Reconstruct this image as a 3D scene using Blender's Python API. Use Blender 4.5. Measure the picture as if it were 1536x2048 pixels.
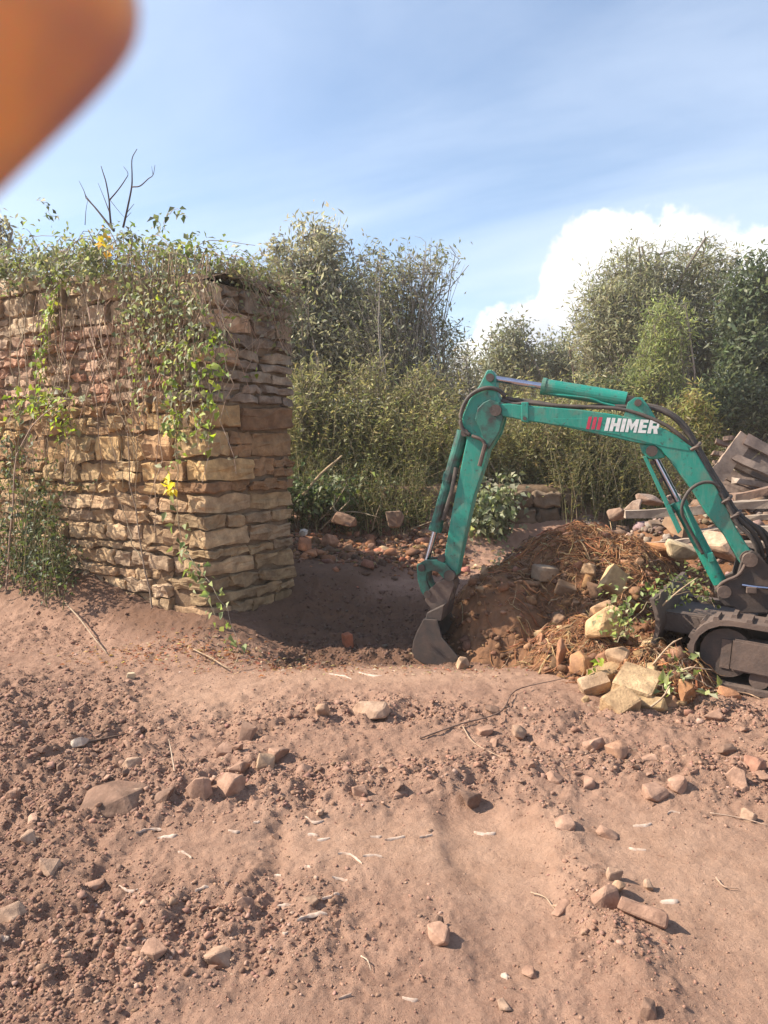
import bpy, bmesh, math, random
import numpy as np
from mathutils import Vector, Matrix

R = math.radians
scene = bpy.context.scene
for o in list(bpy.data.objects):
    bpy.data.objects.remove(o)
COL = scene.collection
rng = np.random.default_rng(11)
random.seed(11)

# ------------------------------------------------------------------ camera
CAMZ, PITCH, FPX = 1.6, R(4.6), 1540.0
cam_d = bpy.data.cameras.new('camera')
cam = bpy.data.objects.new('camera', cam_d)
COL.objects.link(cam)
cam.location = (0, 0, CAMZ)
cam.rotation_euler = (math.pi / 2 - PITCH, 0, 0)
cam_d.sensor_fit = 'AUTO'
cam_d.sensor_width = 36.0
cam_d.lens = 36.0 * FPX / 2048.0
cam_d.clip_start = 0.01
cam_d.clip_end = 3000
cam_d.dof.use_dof = True
cam_d.dof.focus_distance = 7.0
cam_d.dof.aperture_fstop = 15.0
scene.camera = cam

# ------------------------------------------------------------------ sun, sky, exposure
SUN_EL = R(40)
SUN_H = Vector((-0.995, 0.10, 0)).normalized()
SUN_DIR = Vector((SUN_H.x * math.cos(SUN_EL), SUN_H.y * math.cos(SUN_EL), math.sin(SUN_EL)))
sl = bpy.data.lights.new('sun', 'SUN')
sl.energy = 5.0
sl.angle = R(0.53)
sl.color = (1.0, 0.91, 0.77)
sun = bpy.data.objects.new('sun', sl)
COL.objects.link(sun)
sun.location = (-20, 4, 20)
sun.rotation_euler = SUN_DIR.to_track_quat('Z', 'Y').to_euler()

vs = scene.view_settings
vs.view_transform = 'Standard'
vs.look = 'None'
vs.exposure = 1.02
vs.gamma = 1.0
vs.use_curve_mapping = False

world = bpy.data.worlds.new('World')
scene.world = world
world.use_nodes = True
wt = world.node_tree
wt.nodes.clear()


def wn(t, **k):
    n = wt.nodes.new(t)
    for a, b in k.items():
        setattr(n, a, b)
    return n


def wl(a, b):
    wt.links.new(a, b)


def wmath(op, a, b=None, c=None, clamp=False):
    n = wn('ShaderNodeMath', operation=op, use_clamp=clamp)
    for i, v in enumerate((a, b, c)):
        if v is None:
            continue
        if isinstance(v, (int, float)):
            n.inputs[i].default_value = v
        else:
            wl(v, n.inputs[i])
    return n.outputs[0]


sky = wn('ShaderNodeTexSky', sky_type='NISHITA')
sky.sun_disc = False
sky.sun_elevation = SUN_EL
sky.sun_rotation = R(275.7)
sky.air_density = 1.0
sky.dust_density = 0.4
sky.ozone_density = 1.3
tc = wn('ShaderNodeTexCoord')
sep = wn('ShaderNodeSeparateXYZ')
wl(tc.outputs['Generated'], sep.inputs[0])
DX, DY, DZ = sep.outputs
az = wmath('ARCTAN2', DX, DY)
azn = wmath('MULTIPLY_ADD', az, 1 / (2 * math.pi), 0.5)
el = wmath('ARCSINE', DZ)
# cirrus: noise on a plane high overhead
den = wmath('ADD', wmath('MAXIMUM', DZ, 0.0), 0.18)
cx = wmath('DIVIDE', DX, den)
cy = wmath('DIVIDE', DY, den)
cmb = wn('ShaderNodeCombineXYZ')
wl(wmath('MULTIPLY_ADD', cy, 0.30, wmath('MULTIPLY', cx, 0.75)), cmb.inputs[0])
wl(wmath('MULTIPLY_ADD', cx, 0.45, wmath('MULTIPLY', cy, 1.15)), cmb.inputs[1])
cn = wn('ShaderNodeTexNoise')
cn.inputs['Scale'].default_value = 1.15
cn.inputs['Detail'].default_value = 7
cn.inputs['Roughness'].default_value = 0.52
cn.inputs['Distortion'].default_value = 0.5
wl(cmb.outputs[0], cn.inputs['Vector'])
cr = wn('ShaderNodeMapRange', interpolation_type='SMOOTHSTEP')
cr.inputs['From Min'].default_value = 0.22
cr.inputs['From Max'].default_value = 0.86
cr.inputs['To Max'].default_value = 0.66
wl(cn.outputs['Fac'], cr.inputs['Value'])
# cumulus bank low round the whole horizon
fc = wn('ShaderNodeFloatCurve')
cur = fc.mapping.curves[0]
pts = [(-180, 9), (-150, 13), (-120, 7), (-95, 11), (-70, 6), (-45, 9), (-25, 5), (-8, 5), (-1, 10.5), (1.2, 10.5), (3.2, 5.5),
       (5.2, 8.6), (8.5, 11.0), (13, 14.2), (17, 16.8), (19.5, 16.2), (22.5, 15.0), (27, 14.5), (36, 12), (55, 14), (75, 8), (105, 13), (140, 8), (180, 9)]
while len(cur.points) > 2:
    cur.points.remove(cur.points[1])
for i, (a, e) in enumerate(pts):
    x, y = (a + 180) / 360.0, e / 40.0
    if i == 0:
        cur.points[0].location = (x, y)
    elif i == len(pts) - 1:
        cur.points[-1].location = (x, y)
    else:
        cur.points.new(x, y)
for p_ in cur.points:
    p_.handle_type = 'AUTO_CLAMPED'
fc.mapping.update()
wl(azn, fc.inputs['Value'])
top_el = wmath('MULTIPLY', fc.outputs[0], R(40))
bn = wn('ShaderNodeTexNoise')
bn.inputs['Scale'].default_value = 17
bn.inputs['Detail'].default_value = 8
bn.inputs['Roughness'].default_value = 0.58
wl(tc.outputs['Generated'], bn.inputs['Vector'])
bump_el = wmath('MULTIPLY', wmath('SUBTRACT', bn.outputs['Fac'], 0.5), 0.16)
margin = wmath('SUBTRACT', wmath('ADD', top_el, bump_el), el)
cu = wn('ShaderNodeMapRange', interpolation_type='SMOOTHSTEP')
cu.inputs['From Min'].default_value = -0.004
cu.inputs['From Max'].default_value = 0.020
wl(margin, cu.inputs['Value'])
# soft grey modelling inside the cumulus
sn = wn('ShaderNodeTexNoise')
sn.inputs['Scale'].default_value = 9
sn.inputs['Detail'].default_value = 6
mp = wn('ShaderNodeMapping')
mp.inputs['Location'].default_value = (0.35, 0.1, -0.5)
wl(tc.outputs['Generated'], mp.inputs[0])
wl(mp.outputs[0], sn.inputs['Vector'])
sr = wn('ShaderNodeMapRange')
sr.inputs['From Min'].default_value = 0.40
sr.inputs['From Max'].default_value = 0.56
wl(sn.outputs['Fac'], sr.inputs['Value'])
cc = wn('ShaderNodeMix', data_type='RGBA')
cc.inputs['A'].default_value = (4.4, 4.6, 5.1, 1)
cc.inputs['B'].default_value = (6.4, 6.4, 6.4, 1)
wl(sr.outputs[0], cc.inputs['Factor'])
m1 = wn('ShaderNodeMix', data_type='RGBA')
wl(cr.outputs[0], m1.inputs['Factor'])
wl(sky.outputs[0], m1.inputs['A'])
m1.inputs['B'].default_value = (4.9, 5.5, 6.5, 1)
m2 = wn('ShaderNodeMix', data_type='RGBA')
wl(cu.outputs[0], m2.inputs['Factor'])
wl(m1.outputs['Result'], m2.inputs['A'])
wl(cc.outputs['Result'], m2.inputs['B'])
bg = wn('ShaderNodeBackground')
bg.inputs['Strength'].default_value = 0.105
wl(m2.outputs['Result'], bg.inputs['Color'])
wo = wn('ShaderNodeOutputWorld')
wl(bg.outputs[0], wo.inputs[0])

# ------------------------------------------------------------------ view maths (photo pixel -> point at a known depth / height / plane)
_cp, _sp = math.cos(PITCH), math.sin(PITCH)
CAM = np.array([0, 0, CAMZ])


def ray(px, py):
    dx, dy = (px - 768) / FPX, (1024 - py) / FPX
    return np.array([dx, _cp + dy * _sp, -_sp + dy * _cp])


def at(px, py, Y):
    d = ray(px, py)
    return CAM + d * (Y / d[1])


def G(px, py, z=0.0):
    d = ray(px, py)
    return CAM + d * ((z - CAMZ) / d[2])


def onplane(px, py, p0, n):
    d = ray(px, py)
    return CAM + d * (np.dot(np.asarray(p0) - CAM, n) / np.dot(d, n))


# ------------------------------------------------------------------ numpy noise
_perm = np.random.default_rng(5).permutation(256)
_perm = np.concatenate([_perm, _perm, _perm])
_grad = np.random.default_rng(6).normal(size=(256, 3))
_grad /= np.linalg.norm(_grad, axis=1)[:, None]


def perlin(x, y, z=0.0):
    x, y, z = np.broadcast_arrays(np.asarray(x, float), np.asarray(y, float), np.asarray(z, float))
    xi, yi, zi = np.floor(x).astype(int), np.floor(y).astype(int), np.floor(z).astype(int)
    xf, yf, zf = x - xi, y - yi, z - zi
    u, v, w = (t * t * t * (t * (t * 6 - 15) + 10) for t in (xf, yf, zf))
    out = 0
    for dx in (0, 1):
        wx = u if dx else 1 - u
        for dy in (0, 1):
            wy = v if dy else 1 - v
            for dz in (0, 1):
                wz = w if dz else 1 - w
                h = _perm[_perm[_perm[(xi + dx) & 255] + ((yi + dy) & 255)] + ((zi + dz) & 255)]
                g = _grad[h]
                out = out + wx * wy * wz * (g[..., 0] * (xf - dx) + g[..., 1] * (yf - dy) + g[..., 2] * (zf - dz))
    return out


def fbm(x, y, z=0.0, oct=4, gain=0.5):
    s, a = 0, 1.0
    for i in range(oct):
        s = s + a * perlin(np.asarray(x) * 2 ** i + 17.3 * i, np.asarray(y) * 2 ** i - 9.1 * i, np.asarray(z) * 2 ** i)
        a *= gain
    return s


def sstep(a, b, x):
    t = np.clip((np.asarray(x, float) - a) / (b - a), 0, 1)
    return t * t * (3 - 2 * t)


# ------------------------------------------------------------------ materials
def new_mat(name):
    m = bpy.data.materials.new(name)
    m.use_nodes = True
    nt = m.node_tree
    return m, nt, nt.nodes['Principled BSDF']


def nd(nt, t, **k):
    n = nt.nodes.new(t)
    for a, b in k.items():
        setattr(n, a, b)
    return n


def noise_fac(nt, scale, detail=5, rough=0.6, lo=0.35, hi=0.65, coord='pos', stretch=None):
    n = nd(nt, 'ShaderNodeTexNoise')
    n.inputs['Scale'].default_value = scale
    n.inputs['Detail'].default_value = detail
    n.inputs['Roughness'].default_value = rough
    if coord == 'pos':
        src = nd(nt, 'ShaderNodeNewGeometry').outputs['Position']
    else:
        src = nd(nt, 'ShaderNodeTexCoord').outputs['Object']
    if stretch:
        mpn = nd(nt, 'ShaderNodeMapping')
        mpn.inputs['Scale'].default_value = stretch
        nt.links.new(src, mpn.inputs[0])
        src = mpn.outputs[0]
    nt.links.new(src, n.inputs['Vector'])
    r = nd(nt, 'ShaderNodeMapRange')
    r.inputs['From Min'].default_value = lo
    r.inputs['From Max'].default_value = hi
    nt.links.new(n.outputs['Fac'], r.inputs['Value'])
    return n.outputs['Fac'], r.outputs[0]


def mixc(nt, fac, a, b, mode='MIX'):
    n = nd(nt, 'ShaderNodeMix', data_type='RGBA', blend_type=mode)
    for s, v in (('Factor', fac), ('A', a), ('B', b)):
        if isinstance(v, (int, float)):
            n.inputs[s].default_value = v
        elif isinstance(v, tuple):
            n.inputs[s].default_value = v if len(v) == 4 else (*v, 1)
        else:
            nt.links.new(v, n.inputs[s])
    return n.outputs['Result']


def add_bump(nt, b, hts, dist=0.01, strength=0.6):
    prev = None
    for h, d, s in hts:
        n = nd(nt, 'ShaderNodeBump')
        n.inputs['Distance'].default_value = d
        n.inputs['Strength'].default_value = s
        nt.links.new(h, n.inputs['Height'])
        if prev is not None:
            nt.links.new(prev, n.inputs['Normal'])
        prev = n.outputs[0]
    nt.links.new(prev, b.inputs['Normal'])


def mat_plain(name, c1, c2=None, rough=0.7, metal=0.0, scale=6.0, bump=0.003, spec=0.5, stretch=None, lo=0.35, hi=0.65):
    m, nt, b = new_mat(name)
    c2 = c2 or tuple(v * 0.7 for v in c1)
    raw, f = noise_fac(nt, scale, stretch=stretch, lo=lo, hi=hi)
    raw2, f2 = noise_fac(nt, scale * 9, stretch=stretch)
    c = mixc(nt, f, c1, c2)
    c = mixc(nt, mixfac(nt, f2, 0.25), c, tuple(v * 0.75 for v in c2))
    nt.links.new(c, b.inputs['Base Color'])
    b.inputs['Roughness'].default_value = rough
    b.inputs['Metallic'].default_value = metal
    b.inputs['Specular IOR Level'].default_value = spec
    if bump:
        add_bump(nt, b, [(raw, bump * 3, 0.5), (raw2, bump, 0.6)])
    return m


def mixfac(nt, f, k):
    n = nd(nt, 'ShaderNodeMath', operation='MULTIPLY')
    nt.links.new(f, n.inputs[0])
    n.inputs[1].default_value = k
    return n.outputs[0]


def mat_objcolor(name, rough=0.9, scale=9.0, bump=0.006, stain=(0.16, 0.10, 0.06), stain_amt=0.45):
    """stone-like: colour carried by each object, mottled, with fine relief"""
    m, nt, b = new_mat(name)
    oi = nd(nt, 'ShaderNodeObjectInfo')
    raw, f = noise_fac(nt, scale, detail=6)
    raw2, f2 = noise_fac(nt, scale * 6, detail=6, rough=0.7)
    raw3, f3 = noise_fac(nt, scale * 0.35, detail=4, lo=0.45, hi=0.7)
    dark = mixc(nt, 1.0, oi.outputs['Color'], (0.62, 0.58, 0.55), 'MULTIPLY')
    light = mixc(nt, 1.0, oi.outputs['Color'], (1.28, 1.25, 1.18), 'MULTIPLY')
    c = mixc(nt, f, dark, light)
    c = mixc(nt, mixfac(nt, f2, 0.35), c, dark)
    c = mixc(nt, mixfac(nt, f3, stain_amt), c, stain)
    nt.links.new(c, b.inputs['Base Color'])
    b.inputs['Roughness'].default_value = rough
    b.inputs['Specular IOR Level'].default_value = 0.25
    add_bump(nt, b, [(raw, bump * 4, 0.6), (raw2, bump, 0.8)])
    return m


def mat_leaf(name, trans=0.35, rough=0.55, tint=(1.5, 1.6, 0.8)):
    m, nt, b = new_mat(name)
    a = nd(nt, 'ShaderNodeAttribute', attribute_name='Col')
    nt.links.new(a.outputs['Color'], b.inputs['Base Color'])
    b.inputs['Roughness'].default_value = rough
    b.inputs['Specular IOR Level'].default_value = 0.35
    t = nd(nt, 'ShaderNodeBsdfTranslucent')
    br = mixc(nt, 1.0, a.outputs['Color'], tint, 'MULTIPLY')
    nt.links.new(br, t.inputs['Color'])
    ms = nd(nt, 'ShaderNodeMixShader')
    ms.inputs[0].default_value = trans
    nt.links.new(b.outputs[0], ms.inputs[1])
    nt.links.new(t.outputs[0], ms.inputs[2])
    nt.links.new(ms.outputs[0], nt.nodes['Material Output'].inputs[0])
    return m


def mat_attr(name, rough=0.9, scale=30, bump=0.002):
    m, nt, b = new_mat(name)
    a = nd(nt, 'ShaderNodeAttribute', attribute_name='Col')
    raw, f = noise_fac(nt, scale)
    d = mixc(nt, 1.0, a.outputs['Color'], (0.65, 0.62, 0.6), 'MULTIPLY')
    nt.links.new(mixc(nt, f, a.outputs['Color'], d), b.inputs['Base Color'])
    b.inputs['Roughness'].default_value = rough
    b.inputs['Specular IOR Level'].default_value = 0.2
    add_bump(nt, b, [(raw, bump, 0.6)])
    return m


def mat_ground():
    m, nt, b = new_mat('dry_red_brown_earth')
    raw, f = noise_fac(nt, 0.9, detail=6, lo=0.38, hi=0.62)
    raw2, f2 = noise_fac(nt, 7.0, detail=7, rough=0.65, lo=0.40, hi=0.66)
    raw3, f3 = noise_fac(nt, 60.0, detail=6, rough=0.7, lo=0.35, hi=0.7)
    raw4, f4 = noise_fac(nt, 260.0, detail=3, rough=0.7)
    a = nd(nt, 'ShaderNodeAttribute', attribute_name='Col')   # r: darker freshly cut soil, g: compacted smooth soil
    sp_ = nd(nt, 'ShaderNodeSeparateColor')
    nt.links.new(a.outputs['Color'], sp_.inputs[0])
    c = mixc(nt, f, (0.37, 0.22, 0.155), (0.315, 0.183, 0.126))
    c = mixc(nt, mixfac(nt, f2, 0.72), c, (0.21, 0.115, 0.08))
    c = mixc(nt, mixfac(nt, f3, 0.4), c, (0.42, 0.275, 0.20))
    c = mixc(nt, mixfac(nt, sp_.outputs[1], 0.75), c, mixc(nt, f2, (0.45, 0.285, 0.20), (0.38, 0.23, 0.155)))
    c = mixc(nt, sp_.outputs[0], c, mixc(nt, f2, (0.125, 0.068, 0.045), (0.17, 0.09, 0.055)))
    nt.links.new(c, b.inputs['Base Color'])
    b.inputs['Roughness'].default_value = 0.97
    b.inputs['Specular IOR Level'].default_value = 0.12
    add_bump(nt, b, [(raw2, 0.03, 0.4), (raw3, 0.016, 0.85), (raw4, 0.006, 0.8)])
    return m


M = {}
M['ground'] = mat_ground()
M['stone'] = mat_objcolor('weathered_sandstone', bump=0.010, stain_amt=0.5)
M['rock'] = mat_objcolor('dusty_stone', scale=14, bump=0.004, stain=(0.27, 0.15, 0.10), stain_amt=0.6)
M['mortar'] = mat_plain('earth_mortar', (0.24, 0.16, 0.10), (0.15, 0.098, 0.062), rough=0.98, scale=9, bump=0.01, spec=0.1)
M['leaf'] = mat_leaf('leaf', 0.38)
M['leaf_far'] = mat_leaf('leaf_far', 0.42, 0.6, (1.3, 1.28, 0.95))
M['stem'] = mat_attr('dry_stem')
M['heap'] = mat_plain('orange_brown_soil', (0.27, 0.135, 0.07), (0.14, 0.075, 0.045), rough=0.98, scale=5, bump=0.012, spec=0.1)
M['clod'] = mat_attr('earth_clod', scale=60, bump=0.004)
M['paint'] = None
M['steel'] = mat_plain('chrome_rod', (0.55, 0.55, 0.62), (0.45, 0.43, 0.5), rough=0.22, metal=1.0, bump=0)
M['rubber'] = mat_plain('dusty_rubber', (0.045, 0.04, 0.037), (0.10, 0.075, 0.06), rough=0.75, scale=12, bump=0.002)
M['track'] = mat_plain('muddy_track', (0.085, 0.06, 0.05), (0.15, 0.10, 0.077), rough=0.9, scale=8, bump=0.004)
M['iron'] = mat_plain('rusty_dark_iron', (0.045, 0.037, 0.034), (0.095, 0.064, 0.05), rough=0.7, metal=0.1, scale=10, bump=0.003)
M['dirty'] = mat_plain('soil_covered_steel', (0.13, 0.09, 0.07), (0.085, 0.06, 0.05), rough=0.75, metal=0.1, scale=7, bump=0.004)
M['wood'] = mat_objcolor('weathered_timber', scale=5, bump=0.005, stain=(0.12, 0.10, 0.085), stain_amt=0.6)
M['white'] = mat_plain('white_decal', (0.72, 0.72, 0.70), (0.55, 0.56, 0.54), rough=0.6, scale=30, bump=0)
M['red'] = mat_plain('red_decal', (0.50, 0.03, 0.07), (0.36, 0.03, 0.06), rough=0.6, scale=30, bump=0)
M['chalk'] = mat_plain('white_chalk', (0.58, 0.46, 0.37), (0.36, 0.24, 0.175), rough=0.9, scale=40, bump=0.001)


def mat_paint():
    m, nt, b = new_mat('teal_machine_paint')
    raw, f = noise_fac(nt, 3.0, detail=6, lo=0.35, hi=0.7)
    raw2, f2 = noise_fac(nt, 26.0, detail=7, rough=0.72, lo=0.575, hi=0.66)
    raw3, f3 = noise_fac(nt, 7.0, detail=8, rough=0.7, lo=0.50, hi=0.74)
    c = mixc(nt, f, (0.009, 0.205, 0.148), (0.018, 0.25, 0.185))
    c = mixc(nt, mixfac(nt, f3, 0.75), c, (0.16, 0.14, 0.10))
    raw5, f5 = noise_fac(nt, 1.0, detail=8, rough=0.75, lo=0.5, hi=0.62, stretch=(40, 40, 6))
    c = mixc(nt, mixfac(nt, f5, 0.22), c, (0.20, 0.30, 0.25))
    c = mixc(nt, mixfac(nt, f2, 0.85), c, (0.035, 0.035, 0.03))
    nt.links.new(c, b.inputs['Base Color'])
    rr = nd(nt, 'ShaderNodeMapRange')
    rr.inputs['To Min'].default_value = 0.42
    rr.inputs['To Max'].default_value = 0.75
    nt.links.new(f3, rr.inputs['Value'])
    nt.links.new(rr.outputs[0], b.inputs['Roughness'])
    add_bump(nt, b, [(raw3, 0.002, 0.25)])
    return m


M['paint'] = mat_paint()
M['greasy'] = mat_plain('greasy_teal_paint', (0.02, 0.15, 0.11), (0.03, 0.032, 0.028), rough=0.5, scale=9, bump=0.002, lo=0.42, hi=0.60)

# ------------------------------------------------------------------ object helpers
ORG = {}


def tag(o, label=None, cat=None, group=None, kind=None):
    if label:
        o['label'] = label
    if cat:
        o['category'] = cat
    if group:
        o['group'] = group
    if kind:
        o['kind'] = kind
    return o


def thing(name, loc, label, cat, group=None):
    o = bpy.data.objects.new(name, None)
    COL.objects.link(o)
    o.empty_display_size = 0.1
    o.location = tuple(float(v) for v in loc)
    ORG[o] = np.array([float(v) for v in loc])
    return tag(o, label, cat, group)


def mesh_np(name, V, F, cols=None, smooth=False):
    V = np.asarray(V, np.float32)
    me = bpy.data.meshes.new(name)
    if isinstance(F, np.ndarray):
        k = F.shape[1]
        me.vertices.add(len(V))
        me.vertices.foreach_set('co', V.ravel())
        me.loops.add(F.size)
        me.loops.foreach_set('vertex_index', F.ravel().astype(np.int32))
        me.polygons.add(len(F))
        me.polygons.foreach_set('loop_start', np.arange(0, F.size, k, dtype=np.int32))
        me.polygons.foreach_set('loop_total', np.full(len(F), k, dtype=np.int32))
        me.update(calc_edges=True)
    else:
        me.from_pydata(V.tolist(), [], F)
        me.update()
    if cols is not None:
        c = np.asarray(cols, np.float32)
        if c.shape[1] == 3:
            c = np.concatenate([c, np.ones((len(c), 1), np.float32)], 1)
        at_ = me.attributes.new('Col', 'FLOAT_COLOR', 'POINT')
        at_.data.foreach_set('color', c.ravel())
    if smooth:
        me.polygons.foreach_set('use_smooth', np.ones(len(me.polygons), dtype=bool))
    return me


def add(name, V, F, mat, parent=None, smooth=False, cols=None, origin=None, color=None, label=None, cat=None, group=None, kind=None):
    V = np.asarray(V, float)
    if origin is None:
        if parent is None:
            origin = np.array([(V[:, 0].min() + V[:, 0].max()) / 2, (V[:, 1].min() + V[:, 1].max()) / 2, V[:, 2].min()])
        else:
            origin = V.mean(axis=0)
    origin = np.asarray(origin, float)
    me = mesh_np(name, V - origin, F, cols, smooth)
    me.materials.append(mat)
    o = bpy.data.objects.new(name, me)
    COL.objects.link(o)
    if parent is not None:
        o.parent = parent
        o.location = tuple(origin - ORG[parent])
    else:
        o.location = tuple(origin)
    ORG[o] = origin
    if color is not None:
        o.color = (*color, 1)
    return tag(o, label, cat, group, kind)


def from_bm(bm):
    bm.normal_update()
    bm.verts.ensure_lookup_table()
    bm.verts.index_update()
    V = np.array([v.co[:] for v in bm.verts])
    F = [[v.index for v in f.verts] for f in bm.faces]
    bm.free()
    return V, F


def merge(parts):
    Vs, Fs, n = [], [], 0
    for V, F in parts:
        V = np.asarray(V, float)
        Vs.append(V)
        Fs += [[i + n for i in f] for f in (F.tolist() if isinstance(F, np.ndarray) else F)]
        n += len(V)
    return np.concatenate(Vs), Fs


# rounded, irregular masonry block: axes ex,ey,ez (unit vectors), half sizes
def _cube_grid(n):
    idx, V, F = {}, [], []

    def vid(i, j, k):
        if (i, j, k) not in idx:
            idx[(i, j, k)] = len(V)
            V.append((i / n * 2 - 1, j / n * 2 - 1, k / n * 2 - 1))
        return idx[(i, j, k)]
    for a in range(n):
        for b in range(n):
            F.append([vid(0, a, b), vid(0, a, b + 1), vid(0, a + 1, b + 1), vid(0, a + 1, b)])
            F.append([vid(n, a, b), vid(n, a + 1, b), vid(n, a + 1, b + 1), vid(n, a, b + 1)])
            F.append([vid(a, 0, b), vid(a + 1, 0, b), vid(a + 1, 0, b + 1), vid(a, 0, b + 1)])
            F.append([vid(a, n, b), vid(a, n, b + 1), vid(a + 1, n, b + 1), vid(a + 1, n, b)])
            F.append([vid(a, b, 0), vid(a, b + 1, 0), vid(a + 1, b + 1, 0), vid(a + 1, b, 0)])
            F.append([vid(a, b, n), vid(a + 1, b, n), vid(a + 1, b + 1, n), vid(a, b + 1, n)])
    return np.array(V, float), F


CUBE3 = _cube_grid(3)
CUBE4 = _cube_grid(6)


def block(center, ex, ey, ez, hx, hy, hz, rnd=0.018, rough=0.012, seed=0, grid=CUBE3):
    V0, F = grid
    n = 6 if grid is CUBE4 else 3
    h = np.array([hx, hy, hz])
    # pull the inner grid lines out to the edge so that only the rim is rounded
    inner = np.abs(V0) < 0.99
    V = V0.copy()
    if n == 3:
        V = np.where(inner, np.sign(V0) * (1 - np.minimum(0.45, rnd * 1.6 / h)), V0)
    else:
        V = np.where(inner & (np.abs(V0) > 0.6), np.sign(V0) * (1 - np.minimum(0.3, rnd * 1.7 / h)), V0)
    P = V * h
    # rounding: clamp to inner box and push out by radius
    r = np.minimum(rnd, h * 0.45)
    q = np.clip(P, -(h - r), h - r)
    d = P - q
    L = np.linalg.norm(d / r, axis=1)
    d = d / np.maximum(L, 1)[:, None]
    P = q + d
    s = seed * 7.31
    sc = 8.5
    for ax in range(3):
        P[:, ax] += rough * 1.6 * fbm(P[:, 0] * sc + s + ax * 31, P[:, 1] * sc - s, P[:, 2] * sc + 3.7 * s, 3 if n == 6 else 2, 0.62)
    W = np.asarray(center) + P[:, :1] * np.asarray(ex) + P[:, 1:2] * np.asarray(ey) + P[:, 2:] * np.asarray(ez)
    return W, F


def rock(center, size, seed, n=15, rotz=None, tilt=0.25, sharp=True):
    r = np.random.default_rng(seed)
    P = r.normal(size=(n, 3))
    P /= np.linalg.norm(P, axis=1)[:, None]
    P = np.sign(P) * np.abs(P) ** 0.75
    P *= r.uniform(0.8, 1.05, (n, 1))
    bm = bmesh.new()
    for p in P:
        bm.verts.new(p)
    res = bmesh.ops.convex_hull(bm, input=bm.verts)
    junk = [g for g in res['geom_interior'] if isinstance(g, bmesh.types.BMVert)]
    if junk:
        bmesh.ops.delete(bm, geom=junk, context='VERTS')
    bmesh.ops.dissolve_limit(bm, angle_limit=R(14), verts=bm.verts, edges=bm.edges)
    bmesh.ops.bevel(bm, geom=list(bm.edges), offset=0.07, segments=1, affect='EDGES', profile=0.6)
    bmesh.ops.triangulate(bm, faces=bm.faces)
    V, F = from_bm(bm)
    V = V * np.array(size) / 2
    m = Matrix.Rotation(r.uniform(0, 6.28) if rotz is None else rotz, 3, 'Z') @ Matrix.Rotation(r.normal() * tilt, 3, 'X') @ Matrix.Rotation(r.normal() * tilt, 3, 'Y')
    V = V @ np.array(m).T
    return V + np.asarray(center), F


def tubes(P, Rd, k=4):
    """batch of tubes: P (N,n,3), Rd (N,n)"""
    P = np.asarray(P, float)
    Rd = np.asarray(Rd, float)
    N, n = P.shape[:2]
    T = np.gradient(P, axis=1)
    T /= np.maximum(np.linalg.norm(T, axis=2, keepdims=True), 1e-9)
    ref = np.where(np.abs(T[..., 2:3]) < 0.9, np.array([0, 0, 1.0]), np.array([1.0, 0, 0]))
    ref = np.broadcast_to(ref[:, :1], T.shape)
    U = np.cross(T, ref)
    U /= np.maximum(np.linalg.norm(U, axis=2, keepdims=True), 1e-9)
    W = np.cross(T, U)
    a = np.arange(k) * 2 * np.pi / k
    V = P[:, :, None, :] + Rd[:, :, None, None] * (np.cos(a)[:, None] * U[:, :, None, :] + np.sin(a)[:, None] * W[:, :, None, :])
    V = V.reshape(-1, 3)
    base = (np.arange(N) * n * k)[:, None, None]
    i = np.arange(n - 1)[None, :, None] * k
    j = np.arange(k)[None, None, :]
    j2 = (j + 1) % k
    F = np.stack([base + i + j, base + i + j2, base + i + k + j2, base + i + k + j], -1).reshape(-1, 4)
    return V, F


def smooth_line(pts, n):
    """Catmull-Rom through pts -> n points"""
    p = np.asarray(pts, float)
    if len(p) == 2:
        t = np.linspace(0, 1, n)[:, None]
        return p[0] * (1 - t) + p[1] * t
    q = np.vstack([2 * p[0] - p[1], p, 2 * p[-1] - p[-2]])
    out = []
    for t in np.linspace(0, len(p) - 1 - 1e-6, n):
        i = int(t)
        f = t - i
        a, b, c, d = q[i], q[i + 1], q[i + 2], q[i + 3]
        out.append(0.5 * (2 * b + (c - a) * f + (2 * a - 5 * b + 4 * c - d) * f * f + (3 * b - a - 3 * c + d) * f ** 3))
    return np.array(out)


def tube1(pts, r, k=8, n=None, caps=True):
    n = n or max(2, len(pts) * 6)
    L = smooth_line(pts, n)
    rr = np.full(n, r) if np.isscalar(r) else np.interp(np.linspace(0, 1, n), np.linspace(0, 1, len(r)), r)
    V, F = tubes(L[None], rr[None], k)
    F = F.tolist()
    if caps:
        F.append(list(range(k))[::-1])
        F.append([len(V) - k + i for i in range(k)])
    return V, F


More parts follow.
